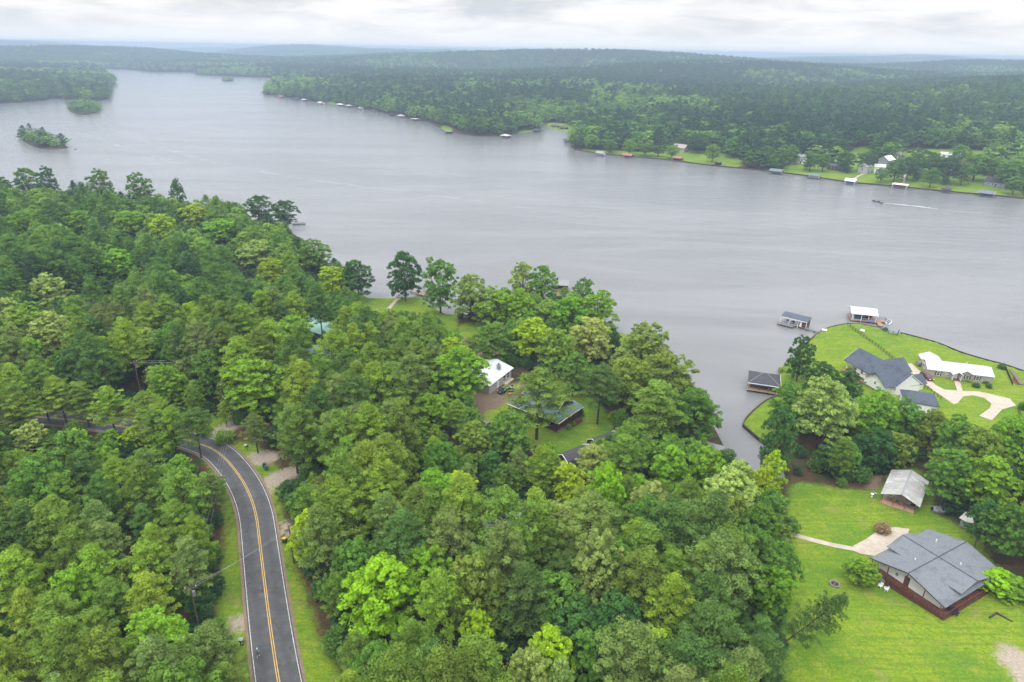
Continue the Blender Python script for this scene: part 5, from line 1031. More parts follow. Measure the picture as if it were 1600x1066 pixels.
def pine_proto(i, rg, det=1.0, H=20.0):
    """loblolly pine: bare pole below, then whorls of limbs carrying rounded needle clumps"""
    lean = rg.normal(size=2) * .35; base = .27 + .13 * rg.random(); nb = int((62 if det > .9 else 26) * (1 if det > .9 else 1)); cen, rad = [], []; tr = MB()
    ax = lambda t_: (lean[0] * t_ * t_, lean[1] * t_ * t_, H * t_)
    for k in range(6): 
        if det > .9 or k % 3 == 0: tr.tube(ax(k / 6), ax((k + (1 if det > .9 else 3)) / 6), .26 * (1 - k / 6.6), .26 * (1 - (k + 1) / 6.6), 6 if det > .9 else 4)
    Rm = 3.9 + .8 * rg.random()
    for k in range(nb):
        f = (k + .5) / nb; t_ = base + (1 - base) * f; prof = (math.sin(math.pi * min(1, (f * .82 + .22))) ** .75) * (1.12 if f < .7 else 1.0); L_ = Rm * prof * (.72 + .42 * rg.random()) * (1 - .25 * f); a = k * 2.4 + rg.random() * .8
        z = H * t_; b0 = np.array(ax(t_)); up = .22 + .5 * f; dr = np.array([math.cos(a), math.sin(a), up])
        if det > .9: tr.tube(tuple(b0), tuple(b0 + dr * L_ * .9), .06, .025, 4)
        for g in ((.42, .72, 1.0) if det > .9 else (.6, 1.0)):
            q = b0 + dr * L_ * g + rg.normal(size=3) * .32; q[2] = min(q[2], H + .3); cen.append(q); rad.append((.80 if det > .9 else 1.25) * (.75 + .5 * rg.random()))
    for k in range(5 if det > .9 else 2): cen.append(np.array(ax(1.0)) + rg.normal(size=3) * .45 - (0, 0, .3)); rad.append(.8)
    v, f, ti = leaf_cloud(rg, np.array(cen), np.array(rad), 62 if det > .9 else 12, .31 if det > .9 else 1.0, .5, .78, .6 if det > .9 else .8)
    return v, f, ti, tr
def broad_proto(i, rg, det=1.0, H=16.0):
    """spreading crown: lobes of leaf clumps on rising limbs, with hollows between the lobes"""
    tr = MB(); h0 = H * (.18 + .1 * rg.random()); Rm = 4.7 + rg.random() * .8; cz = H * .53; cen, rad = [], []; nl = 24 if det > .9 else 10
    tr.tube((0, 0, 0), (rg.normal() * .2, rg.normal() * .2, H * .5), .34, .2, 7 if det > .9 else 4)
    for k in range(nl):
        f = (k + .5) / nl; ph = k * 2.4 + rg.random() * .6; e = math.asin(max(-.9, min(1, -.86 + 1.9 * f))); rr_ = .70 + .22 * rg.random()
        lc = np.array([math.cos(ph) * math.cos(e) * Rm * rr_, math.sin(ph) * math.cos(e) * Rm * rr_, cz + math.sin(e) * H * .43 * rr_ * 1.1]); lr = 1.55 + rg.random() * .75
        if det > .9:
            m_ = (0, 0, h0 + (lc[2] - h0) * .3); tr.tube(m_, tuple(lc * (.8, .8, .95)), .12, .04, 5)
        nc = 13 if det > .9 else 5
        for j in range(nc):
            d = rg.normal(size=3); d /= np.linalg.norm(d); d[2] = d[2] if d[2] > -.3 else -d[2] * .6
            cen.append(lc + d * lr * (.75 + .35 * rg.random()) * (1, 1, .8)); rad.append((.62 if det > .9 else 1.15) * (.7 + .6 * rg.random()))
    for j in range(22 if det > .9 else 6): cen.append(np.array([0, 0, cz]) + rg.normal(size=3) * (1.7, 1.7, 2.2)); rad.append(1.3)
    v, f, ti = leaf_cloud(rg, np.array(cen), np.array(rad), 52 if det > .9 else 12, .36 if det > .9 else 1.1, .45, .85, .8)
    return v, f, ti, tr
def crown_mesh(name, v, f, ti, m): return fast_mesh(name, v, f, dict(tint=ti), m)
PINES, BROADS, BUSHY = [], [], []
for i in range(8):
    v, f, ti, tr = pine_proto(i, np.random.default_rng(100 + i)); PINES.append((crown_mesh('pine_crown', v, f, ti, M['leaf']), tr.mesh('pine_trunk', M['bark'])))
for i in range(8):
    v, f, ti, tr = broad_proto(i, np.random.default_rng(200 + i)); BROADS.append((crown_mesh('broadleaf_crown', v, f, ti, M['leaf']), tr.mesh('broadleaf_trunk', M['palebark' if i % 3 == 0 else 'bark'])))
HUES = dict(pine=(.122, .205, .026), pinedark=(.075, .148, .028), pinegrey=(.140, .205, .046), pinebright=(.165, .262, .024),
            dark=(.048, .120, .026), mid=(.092, .195, .024), olive=(.155, .235, .030), bright=(.150, .285, .018), yellow=(.260, .375, .014), pale=(.260, .345, .075), lime=(.215, .420, .012))
TONE = dict(pine='mid green', pinedark='dark green', pinegrey='grey green', pinebright='light green', dark='dark green', mid='mid green', olive='olive green', bright='bright green', yellow='yellow green', pale='pale green', lime='lime green')
TREES = []       # x, y, base z, crown radius, height
def plant(kind, x, y, hgt, wid, hue, label, group=None, rz=None, tilt=None, z=None, cat=None, name=None, var=None):
    k = random.randrange(8) if var is None else var; cm, tm = (PINES if kind == 'P' else BROADS)[k]; bh, bw = (20.0, 8.6) if kind == 'P' else (16.0, 12.0)
    z = zl(x, y) if z is None else z
    o = empty(name or ('pine_tree' if kind == 'P' else 'broadleaf_tree'), (x, y, z), random.uniform(0, 6.28) if rz is None else rz); tag(o, label, cat or ('pine tree' if kind == 'P' else 'leafy tree'), group)
    if tilt: o.rotation_euler = tilt
    s = wid / bw; o.scale = (s, s, hgt / bh)
    c_ = link('crown', cm, o); j = [random.uniform(.85, 1.15) for _ in range(3)]; b_ = random.uniform(.85, 1.15); c_.color = tuple(min(1, HUES[hue][i] * (1 + (j[i] - 1) * .5) * b_) for i in range(3)) + (1,)
    link('trunk', tm, o); TREES.append((x, y, z, wid / 2, hgt)); return o
def top_place(u, v, wpx, hgt):
    """world foot of a tree of this height whose top shows at this pixel, and its crown width in metres"""
    x, y, z = G(u, v, hgt); dpt = P(x, y, z + hgt * .7)[2]; return x, y, z, wpx * float(dpt) / FPX
KEY = [  # top u, top v, crown px, kind, hue, height, label
 (630, 394, 60, 'B', 'dark', 18, 'dark round lakeside tree left of the red brown dock, standing clear against the water'), (686, 404, 60, 'B', 'mid', 17, 'lakeside tree right of the red brown dock'),
 (737, 430, 66, 'B', 'olive', 16, 'olive green lakeside tree with an open crown, right of the two lone shore trees'), (556, 408, 52, 'B', 'dark', 17, 'dark tree on the shore left of the bright lakeside lawn'), (519, 414, 50, 'B', 'yellow', 15, 'yellow green tree beside the dark shore tree left of the lakeside lawn'),
 (488, 376, 62, 'B', 'mid', 16, 'mid green tree at the water end of the left wood'), (440, 312, 44, 'B', 'dark', 15, 'dark rounded tree at the tip of the left wood near the off shore dock'), (400, 304, 46, 'B', 'dark', 16, 'dark tree against the water just left of the tip of the left wood'),
 (120, 330, 44, 'B', 'bright', 15, 'bright green crown in the far left wood right of the small lime crown'), (300, 318, 44, 'B', 'yellow', 15, 'yellow green crown behind the left wood skyline'), (200, 330, 50, 'B', 'bright', 15, 'bright green crown in the middle of the far left wood'), (180, 390, 56, 'B', 'bright', 15, 'light green crown below the middle of the far left wood'), (30, 330, 44, 'B', 'bright', 15, 'bright green crown at the left edge below the shore clump'),
 (150, 264, 46, 'B', 'mid', 18, 'tall ragged tree standing up against the water on the far left'), (213, 272, 48, 'B', 'mid', 17, 'broad tree against the water right of the tall ragged one on the far left'), (272, 280, 26, 'B', 'dark', 15, 'small dark tree against the water in the left wood skyline'),
 (35, 260, 50, 'B', 'mid', 17, 'mid green tree against the water at the left edge'), (68, 262, 30, 'B', 'dark', 17, 'dark tree ending the clump against the water at the left edge'),
 (818, 408, 48, 'B', 'pale', 19, 'tall pale thin crowned tree left of the cupola boathouse'), (848, 416, 52, 'B', 'mid', 18, 'tree directly left of the cupola boathouse'), (912, 432, 36, 'B', 'mid', 16, 'small crown rising right of the cupola boathouse'), (935, 456, 66, 'B', 'bright', 17, 'large bright shore tree right of the cupola boathouse'), (892, 462, 60, 'B', 'bright', 17, 'bright tree below the cupola boathouse'),
 (776, 452, 62, 'B', 'bright', 16, 'bright tree between the open olive tree and the tall pale one'), (835, 498, 66, 'B', 'yellow', 16, 'yellow green tree behind the white metal roofed house'), (872, 515, 64, 'B', 'olive', 16, 'olive tree behind the clearing pickup'), (925, 498, 84, 'B', 'pale', 17, 'broad pale green tree inland of the large bright shore tree'), (812, 452, 50, 'B', 'bright', 17, 'bright green tree below the tall pale thin crowned tree'),
 (1012, 508, 74, 'B', 'olive', 15, 'low olive tree at the shore right of the small notch of lawn'), (1045, 552, 96, 'B', 'olive', 18, 'large olive tree at the widest part of the wooded shore'), (1090, 608, 86, 'B', 'mid', 17, 'broad tree leaning over the water opposite the dark hipped boathouse'), (985, 560, 84, 'B', 'olive', 18, 'olive green tree right of the porch house clearing'), (1030, 600, 90, 'P', 'pine', 20, 'tall pine behind the broad tree at the cove shore'),
 (719, 545, 96, 'B', 'bright', 18, 'big light green tree left of the white metal roofed house'), (842, 580, 96, 'P', 'pine', 20, 'tall pine standing in front of the green grey porch house'), (940, 572, 66, 'P', 'pinedark', 18, 'dark pine at the right edge of the central clearing'),
 (898, 552, 60, 'B', 'mid', 14, 'mid green tree behind the central clearing lawn'), (770, 505, 66, 'B', 'mid', 15, 'mid green tree behind the white metal roofed house, beside the yellow one'),
 (393, 562, 104, 'B', 'bright', 17, 'big bright green tree by the gravel drive at the road bend'), (318, 548, 56, 'B', 'mid', 16, 'tree above the picket fence at the road bend'),
 (1258, 528, 42, 'B', 'dark', 12, 'dark upright tree on the shore of the bright lawn point'), (1290, 570, 60, 'B', 'dark', 12, 'dark tree left of the white house porch'), (1328, 578, 52, 'B', 'dark', 12, 'dark tree directly before the white house porch'),
 (1298, 597, 118, 'B', 'pale', 20, 'huge pale topped tree between the lawn point and the metal pavilion'), (1240, 600, 62, 'B', 'mid', 15, 'tree right of the pointed lawn with the mulch rings'), (1226, 636, 58, 'B', 'dark', 15, 'dark tree beside the red leaved shrub'), (1378, 612, 66, 'B', 'bright', 16, 'bright tree in front of the white house wall'), (1424, 628, 62, 'B', 'mid', 14, 'tree below the blue grey hipped garage'), (1466, 640, 56, 'B', 'olive', 14, 'olive tree below the drive of the tan house'),
 (1503, 652, 60, 'B', 'mid', 15, 'mid green tree below the loop of the drive'), (1545, 668, 70, 'B', 'olive', 16, 'olive tree right of the loop of the drive'), (1590, 652, 60, 'B', 'bright', 15, 'bright tree at the right edge above the shed'),
 (1215, 706, 44, 'B', 'yellow', 13, 'slim yellow green tree at the head of the cove'), (1192, 730, 40, 'B', 'yellow', 12, 'yellow green tree beside the slim one at the head of the cove'),
 (590, 884, 142, 'B', 'lime', 15, 'large brilliant lime green tree near the bottom beside the road verge'), (950, 728, 66, 'B', 'lime', 18, 'lime green tree in the middle of the lower wood'), (935, 838, 90, 'B', 'pale', 19, 'pale green tree below the lime tree in the lower wood'), (745, 955, 56, 'B', 'yellow', 12, 'yellow green tree above the bottom edge right of the lime tree'),
 (828, 1018, 76, 'B', 'pale', 13, 'pale round crown at the bottom edge'), (880, 1030, 50, 'B', 'pale', 13, 'whitish green young tree at the bottom edge beside the pale round crown'), (690, 690, 60, 'B', 'mid', 13, 'mid green tree below the dirt track to the clearing'),
 (70, 428, 60, 'B', 'pale', 15, 'pale tree above the small glade on the left'), (72, 488, 72, 'B', 'pale', 16, 'broad pale tree left of the small glade roof'), (397, 374, 76, 'B', 'pale', 15, 'broad pale yellow crown near the water end of the left wood'), (340, 340, 50, 'B', 'bright', 15, 'bright tree in the left wood behind the pale broad crown'), (420, 404, 46, 'B', 'yellow', 15, 'yellow green crown just below the broad pale yellow one'),
 (250, 335, 46, 'B', 'yellow', 15, 'yellow green tree in the middle of the left wood'), (90, 350, 34, 'B', 'lime', 14, 'small lime green crown in the far left wood'), (1050, 700, 66, 'B', 'bright', 15, 'bright tree behind the lower wood near the dark sheds'), (1110, 700, 60, 'B', 'bright', 14, 'bright tree near the cove mouth shelter'),
 (670, 618, 60, 'B', 'bright', 12, 'bright tree left of the dirt track'),
 (20, 612, 60, 'P', 'pinebright', 14, 'light green pine hiding the upper road at the left edge'), (250, 672, 46, 'B', 'bright', 8, 'low bright green tree at the inner side of the road bend'), (205, 668, 40, 'B', 'yellow', 7, 'low yellow green tree on the inner side of the upper road'), (40, 662, 50, 'B', 'pale', 8, 'low pale tree before the upper road at the left edge'),
 (300, 640, 56, 'P', 'pinedark', 13, 'dense dark pine hiding the road just before the bend'), (262, 640, 52, 'P', 'pinebright', 13, 'light green pine left of the dense dark one before the bend'), (236, 642, 46, 'P', 'pine', 12, 'mid green pine over the upper road near the bend'),
 (930, 696, 60, 'B', 'pale', 13, 'pale tree in front of the dark sheds, farther from the road'), (890, 722, 50, 'B', 'yellow', 13, 'yellow green tree in front of the dark sheds, nearer the road'), (978, 682, 66, 'P', 'pine', 17, 'pine right of the dark sheds'), (1498, 706, 76, 'B', 'mid', 15, 'mid green tree behind the tiny shed'), (1556, 718, 84, 'B', 'bright', 15, 'light green tree at the right edge above the tiny shed'), (1590, 790, 70, 'B', 'mid', 14, 'mid green tree at the right edge behind the grey roofed house'), (1548, 782, 50, 'B', 'dark', 12, 'dark tree overhanging the tiny shed'),
 (738, 640, 46, 'B', 'mid', 12, 'mid green tree at the left edge of the central clearing'), (796, 645, 72, 'B', 'mid', 14, 'mid green tree below the green grey porch house'), (740, 660, 60, 'B', 'olive', 13, 'olive tree beside the end of the dirt track')]
KEYC = []
for u_, v_, wp, kd, hu, hg, lb in KEY:
    x, y, z, wm = top_place(u_, v_, wp, hg)
    low_ = 2.4 if ('lone' in lb or 'upright' in lb or 'red brown dock' in lb or 'olive green tree with an open crown' in lb or 'olive green lakeside' in lb) else 0.0; KEYC.append((u_, v_ + wp * .42, wp * .40, float(P(x, y, z + hg * .6)[2]))); z -= low_; hg += low_
    while z < .5 and hg < 25: hg += .6; x, y, z, wm = top_place(u_, v_, wp, hg)
    low_ = 2.4 if ('lone' in lb or 'upright' in lb or 'red brown dock' in lb or 'olive green tree with an open crown' in lb or 'olive green lakeside' in lb) else 0.0; KEYC.append((u_, v_ + wp * .42, wp * .40, float(P(x, y, z + hg * .6)[2]))); z -= low_; hg += low_
    plant(kd, x, y, hg, max(4.5, min(16, wm)), hu, lb, z=z)
for k, (ub, vb, ut, vt) in enumerate(((77, 659, 60, 566), (106, 668, 88, 591), (140, 668, 128, 600), (181, 680, 166, 606), (238, 690, 215, 613), (262, 700, 258, 632), (45, 690, 20, 600))):
    x, y, z = G(ub, vb); r = CX * (ut - 800) / FPX - CY * (vt - 533) / FPX + _f; hg = CAM_H + r[2] * y / r[1] - z
    plant('P', x, y, max(9, min(20, hg)), 8.6, 'pinebright' if k % 2 else 'pine', ('slim pine before the upper road, %s of the row from the left' % ('first', 'second', 'third', 'fourth', 'fifth', 'sixth', 'seventh')[(1, 2, 3, 4, 5, 6, 0)[k]]))
x, y, z = G(1190, 1030); plant('P', x, y, 18, 5.6, 'pinedark', 'leaning pine reaching out over the lower lawn from the edge of the wood', tilt=(R(4), R(36), 0), var=2)
# round yard trees and shrubs
def shrub(u, v, wm, hm, hue, label, name='shrub', grp=None, var=None):
    x, y, z = G(u, v); o = plant('B', x, y, hm, wm, hue, label, grp, cat='shrub', name=name, z=z - hm * .22, var=var); TREES.pop(); return o
x, y, z = G(1342, 912); plant('B', x, y, 5.6, 6.8, 'bright', 'round bright yard tree beside the white garden chairs')
for u_, v_, wm, hm, hu, lb in ((1378, 831, 3.8, 3.0, 'variegated', 'variegated shrub at the corner of the concrete patio'), (1488, 958, 2.1, 1.7, 'plum', 'small purple leaved shrub on the lawn by the deck corner'), (1553, 922, 8.5, 5.2, 'lime', 'wide lime green spreading shrub against the end of the grey roofed house'), (1580, 930, 8, 5, 'bright', 'wide green spreading shrub right of the lime green one'),
  (1221, 581, 2.6, 2.4, 'yellow', 'round yellow green bush beside the dark hipped boathouse'), (1383, 518, 2.4, 2.2, 'dark', 'round clipped dark bush at the gangway of the white boathouse'), (1525, 605, 2.6, 1.7, 'dark', 'round dark bush before the tan house, nearer the front walk'), (1545, 606, 2.4, 1.7, 'dark', 'round dark bush before the tan house, nearer its right corner'), (1539, 599, 2.4, 1.3, 'mid', 'small mid green bush against the wall of the tan house'), (1515, 597, 2.2, 1.1, 'pale', 'low flowering bush under the tan house windows'),
  (1565, 576, 3.0, 2.0, 'dark', 'dark bush at the shore left of the fenced bed'), (1207, 664, 2.2, 4.2, 'maroon', 'red leaved shrub on the upper mulch ring of the pointed lawn'), (1213, 680, 1.8, 1.2, 'dark', 'small bush in the lower mulch ring'), (1598, 640, 3, 3, 'dark', 'dark bush at the right edge by the wire fence'),
  (889, 669, 1.9, 1.4, 'bright', 'bright bush in the mulch bed, at its left end'), (896, 664, 1.6, 1.2, 'bright', 'bright bush in the mulch bed, nearer the porch steps'), (905, 650, 3, 3.2, 'dark', 'blue green bush at the corner of the porch'), (898, 610, 5, 2.4, 'dark', 'low dark hedge bush behind the central lawn'), (960, 655, 4, 3, 'yellow', 'yellow green bush at the right edge of the central lawn'),
  (352, 690, 5, 4, 'bright', 'bush at the foot of the big bright tree'), (1285, 650, 3, 3, 'mid', 'bush behind the huge pale topped tree')):
    if hu == 'variegated': HUES['variegated'] = (.26, .20, .09)
    if hu == 'plum': HUES['plum'] = (.05, .03, .065)
    if hu == 'maroon': HUES['maroon'] = (.11, .04, .03)
    shrub(u_, v_, wm, hm, hu, lb)

# where the photo shows open water, lawn, road and roofs, the filling trees must not stand in the way
CLEAR = [
 [(-300, 240), (0, 262), (60, 262), (80, 300), (100, 292), (128, 270), (165, 262), (215, 272), (262, 288), (290, 294), (345, 304), (400, 308), (440, 318), (458, 345), (452, 362), (480, 378), (505, 402), (545, 410), (578, 420), (580, 440), (562, 480), (600, 484), (690, 492),
  (720, 470), (770, 462), (800, 440), (850, 428), (870, 450), (905, 445), (945, 470), (962, 505), (970, 528), (1000, 518), (1040, 540), (1080, 590), (1125, 625), (1125, 680), (1135, 712), (1165, 722), (1190, 712), (1212, 712), (1200, 680), (1208, 640), (1225, 610), (1262, 600), (1275, 576), (1320, 578), (1345, 606), (1372, 622), (1410, 632), (1445, 648), (1490, 655), (1530, 665), (1560, 665), (1620, 650), (1900, 700), (1900, -50), (-300, -50)],
 [(304, 646), (345, 652), (372, 655), (380, 678), (430, 690), (480, 728), (482, 742), (440, 770), (434, 800), (448, 850), (456, 930), (474, 1000), (500, 1080), (378, 1080), (366, 990), (328, 940), (348, 880), (364, 830), (360, 780), (336, 720), (324, 692), (306, 668)],
 [(92, 648), (140, 652), (196, 662), (196, 668), (92, 654)],
 [(740, 555), (765, 552), (805, 575), (830, 596), (880, 592), (935, 625), (950, 660), (958, 678), (912, 696), (886, 716), (872, 690), (800, 682), (785, 670), (752, 655), (765, 625), (745, 600)],
 [(1232, 762), (1300, 762), (1375, 766), (1400, 730), (1446, 738), (1450, 786), (1496, 806), (1508, 806), (1534, 818), (1536, 840), (1558, 884), (1600, 905), (1750, 960), (1750, 1200), (1250, 1200), (1240, 1040), (1215, 960), (1262, 900), (1258, 850), (1232, 810)],
 [(480, 501), (512, 501), (512, 514), (480, 514)], [(505, 548), (525, 545), (525, 558), (505, 560)], [(130, 457), (166, 457), (166, 472), (130, 474)], [(205, 570), (225, 570), (225, 622), (210, 622)], [(690, 485), (745, 500), (745, 520), (715, 520)], [(720, 512), (765, 512), (765, 528), (715, 528)]]
HOUSE_FOOT = [(o.matrix_basis.translation.x, o.matrix_basis.translation.y, 9.0 if o.get('category') == 'house' else 4.5) for o in bpy.data.objects if o.get('category') in ('house', 'garage', 'pavilion', 'shed', 'boathouse')]
roadpts = np.array(ROAD)
YOUNG = [(95, 650), (330, 690), (345, 760), (300, 790), (180, 760), (100, 740), (20, 720), (20, 680)]
def zone(u, v):
    if v > 640 and u < 400: return ('bottom left pine wood beside the lower road', 'P', .88) if v > 760 else ('wood inside the road bend', 'P', .7)
    if u < 480 and v <= 400: return ('far left wood towards the open water', 'B', .72)
    if u < 300 and v <= 560: return ('left wood beyond the upper road', 'B', .5)
    if u < 480 and v <= 640: return ('pine wood between the upper road and the lake', 'P', .72)
    if u < 700 and v <= 640: return ('pine wood around the green roofed houses', 'P', .86)
    if 480 <= u < 1130 and v <= 560: return ('lakeside trees behind the central clearing', 'B', .85)
    if u < 760 and v <= 760: return ('pine wood between the road and the central clearing', 'P', .86)
    if u >= 1180 and v <= 1000: return ('belt of trees behind the metal pavilion', 'B', .9)
    if v <= 700: return ('trees round the central clearing and cove', 'B', .62)
    if u < 900: return ('lower wood right of the road', 'P', .74)
    return ('lower wood beside the cove and lower lawn', 'P', .72)
cand = []; stp = 7.35
for iy in range(int((560 - 50) / (stp * .87))):
    for ix in range(-60, 45):
        x = (ix + .5 * (iy % 2)) * stp + random.uniform(-1.9, 1.9); y = 50 + iy * stp * .87 + random.uniform(-1.9, 1.9)
        if abs(x) < .86 * y + 22: cand.append((x, y))
cand = np.array(cand); cdist = shore_dist(cand[:, 0], cand[:, 1]); keep = (cdist > 2.2) & ~((cand[:, 1] > 430) & (cand[:, 0] > -150)); cand = cand[keep]; cdist = cdist[keep]
cz_ = land(cand[:, 0], cand[:, 1], cdist); rdist = seg_dist(cand[:, 0], cand[:, 1], ROAD, False)
bad = rdist < 6.0
for k in ('yard', 'point', 'middle', 'lakeside'): bad |= inside(cand[:, 0], cand[:, 1], LAWN[k]) & ((k != 'point') | (P(cand[:, 0], cand[:, 1], cz_ + 10)[1] < 640))
for hx, hy, hr in HOUSE_FOOT: bad |= np.hypot(cand[:, 0] - hx, cand[:, 1] - hy) < hr
key = np.array([(t_[0], t_[1], t_[3]) for t_ in TREES])
kd_ = np.hypot(cand[:, 0][:, None] - key[:, 0][None], cand[:, 1][:, None] - key[:, 1][None]) < (key[:, 2][None] * .75 + 1.6); bad |= kd_.any(1)
FILL = []
for (x, y), z, b_, d_ in zip(cand, cz_, bad, cdist):
    if b_: continue
    u0, v0, _ = P(x, y, z + 13); u0 = float(u0); v0 = float(v0); zn, dom, pr = zone(u0, v0); kd = dom if random.random() < pr else ('B' if dom == 'P' else 'P')
    uy_, vy_, _ = P(x, y, z + 5); young = bool(inside(np.array([float(uy_)]), np.array([float(vy_)]), YOUNG)[0]); 
    hg = random.uniform(16.5, 22) if kd == 'P' else random.uniform(12, 17.5)
    if v0 > 640 and u0 < 400: hg = random.uniform(13, 18)
    if young: kd = 'B' if random.random() < .8 else 'P'; hg = random.uniform(5, 9)
    if d_ < 12: hg *= .85
    ok = False
    for tr_ in range(4):                       # a smaller tree where a tall one would hide open ground
        wd = (hg * .455 if kd == 'P' else hg * .69) * random.uniform(.9, 1.15)
        if young: wd = hg * .9
        zc_ = z + hg * (.68 if kd == 'P' else .58); hh = hg * (.31 if kd == 'P' else .42)
        us, vv_, dd_ = P(x + wd * np.array([0, -.45, .45, 0, 0, -.3, .3, -.3, .3]), np.full(9, y), np.array([z + hg - .4, zc_, zc_, zc_ - hh * .8, zc_ + hh * .5, zc_ + hh * .6, zc_ + hh * .6, zc_ - hh * .5, zc_ - hh * .5]))
        if not any(inside(us, vv_, c_).any() for c_ in CLEAR) and not any(float(dd_[0]) < kk[3] - 1 and (np.hypot(us - kk[0], vv_ - kk[1]) < kk[2]).any() for kk in KEYC if abs(kk[0] - u0) < 160 and kk[2] > 14): ok = True; break
        hg *= .72
        if hg < 5: break
    if not ok or us[0] < -160 or us[0] > 1760 or vv_[0] > 1120 or (vv_[3] < -20): continue
    tone = random.choices(('pine', 'pinedark', 'pinegrey', 'pinebright') if kd == 'P' else ('mid', 'dark', 'bright', 'olive', 'pale', 'yellow'), (5, 1.6, 2.0, 3.4) if kd == 'P' else (5, 1.6, 3.2, 2.4, 1.0, .9))[0]
    if young: tone = random.choice(('bright', 'yellow', 'lime', 'mid', 'bright')) if kd == 'B' else tone
    if zn.startswith('belt') and tone in ('pale', 'yellow'): tone = 'mid'
    FILL.append((float(P(x, y, z + hg)[2]), kd, x, y, float(z), hg, wd, tone, zn, young))
FILL.sort(key=lambda r: r[0])
LM = [(590, 960, 'lime green tree by the verge'), (950, 780, 'lime tree of the lower wood'), (940, 880, 'pale tree of the lower wood'), (745, 990, 'yellow tree at the bottom'), (830, 1040, 'pale round crown at the bottom'), (445, 845, 'yellow lidded bin'), (416, 735, 'blue green bin'), (403, 1024, 'walking person'),
  (376, 1007, 'black bin on the verge'), (395, 620, 'big tree at the road bend'), (222, 600, 'power pole'), (120, 650, 'upper road'), (230, 720, 'young growth inside the bend'), (505, 508, 'upper green roof'), (515, 552, 'lower green roof'), (625, 480, 'lakeside walk'), (770, 580, 'white metal roof'), (845, 640, 'porch house'), (920, 700, 'dark sheds'),
  (800, 815, 'cottage between the trunks'), (700, 650, 'dirt track'), (880, 440, 'cupola boathouse'), (985, 525, 'notch of shore lawn'), (1120, 640, 'cove shore'), (1130, 700, 'cove shelter'), (1215, 730, 'yellow tree at the cove head'), (1290, 680, 'huge pale topped tree'), (1413, 765, 'metal pavilion'), (1522, 818, 'tiny shed'), (1560, 915, 'lime spreading shrub'), (1430, 625, 'blue grey garage'), (1548, 645, 'drive loop'),
  (1270, 850, 'garden walk'), (1250, 980, 'leaning pine'), (148, 470, 'small glade'), (72, 520, 'broad pale tree left of the glade'), (75, 440, 'pale tree above the glade'), (397, 395, 'broad pale yellow crown'), (467, 349, 'off shore dock'), (150, 275, 'tall ragged shore tree'), (250, 345, 'yellow tree of the left wood'), (90, 355, 'lime crown of the left wood'), (20, 280, 'left edge shore clump'), (340, 350, 'bright tree of the left wood'),
  (100, 830, 'middle of the bottom left wood'), (150, 980, 'bottom edge of the left wood'), (290, 900, 'tall trunks by the verge'), (620, 740, 'middle of the road side pines'), (1080, 850, 'middle of the lower cove wood'), (1080, 1000, 'bottom of the lower cove wood'), (560, 620, 'pines behind the road side wood'), (330, 500, 'deep pine wood above the road'), (220, 420, 'middle of the far left wood')]
def where(u, v):
    b_ = min(LM, key=lambda l_: (l_[0] - u) ** 2 + ((l_[1] - v) * 1.3) ** 2); du, dv = u - b_[0], (v - b_[1]) * 1.3
    if math.hypot(du, dv) < 16: return 'at the ' + b_[2]
    a = ('right of' if du > 0 else 'left of') if abs(du) > abs(dv) else ('before' if dv > 0 else 'beyond')
    return ('well ' if math.hypot(du, dv) > 75 else '') + a + ' the ' + b_[2]
cnt = dict(P=sum(1 for k in KEY if k[3] == 'P') + 8, B=sum(1 for k in KEY if k[3] == 'B') + 25); REST = []; nfill = dict(P=0, B=0)
for dp, kd, x, y, z, hg, wd, tone, zn, young in FILL:
    if cnt[kd] >= (296 if kd == 'P' else 312): REST.append((x, y, z, hg, wd, kd, tone)); continue
    cnt[kd] += 1; sz = 'young' if young or hg < 9 else ('tall' if hg > (18.5 if kd == 'P' else 15) else ('slender' if wd < hg * (.44 if kd == 'P' else .67) else 'spreading'))
    uu_, vv_, _ = P(x, y, z + hg * .8); wh_ = where(float(uu_), float(vv_)); lb = f"{sz} {TONE[tone]} {'pine' if kd == 'P' else 'leafy tree'} {wh_}"; plant(kd, x, y, hg, wd, tone, lb, f"{sz} {TONE[tone]} {'pines' if kd == 'P' else 'leafy trees'} {wh_}", z=z - .1)
print('TREES', cnt, 'rest', len(REST), 'fill', len(FILL))

# trees that one can tell apart on the far lawns
FK = [(1270, 238, 22, 'mid'), (1290, 240, 20, 'mid'), (1326, 236, 26, 'dark'), (1325, 258, 12, 'dark'), (1374, 206, 22, 'bright'), (1390, 222, 20, 'bright'), (1400, 214, 20, 'mid'), (1357, 236, 26, 'dark'), (1380, 262, 18, 'mid'), (1404, 250, 26, 'dark'), (1442, 230, 40, 'dark'), (1425, 245, 30, 'dark'), (1465, 240, 34, 'dark'), (1488, 246, 34, 'dark'), (1434, 270, 14, 'dark'),
  (1460, 262, 22, 'mid'), (1504, 226, 28, 'mid'), (1532, 240, 38, 'mid'), (1510, 256, 24, 'mid'), (1560, 246, 30, 'mid'), (1480, 276, 10, 'dark'), (1588, 250, 40, 'mid'), (1590, 276, 34, 'mid'), (1093, 207, 32, 'dark'), (1116, 226, 22, 'bright'), (1052, 226, 30, 'bright'), (1030, 226, 26, 'mid'), (1150, 214, 30, 'mid'), (1180, 232, 26, 'mid'), (1200, 228, 28, 'mid'), (1222, 232, 30, 'mid'), (1214, 240, 20, 'bright'), (1238, 226, 26, 'mid'),
  (1262, 252, 10, 'bright'), (900, 204, 24, 'bright'), (925, 210, 26, 'bright'), (955, 218, 24, 'mid'), (985, 218, 26, 'bright'), (1010, 222, 22, 'mid'), (1344, 204, 18, 'mid'), (1418, 214, 14, 'dark'), (1450, 218, 12, 'dark'), (1430, 217, 12, 'dark')]
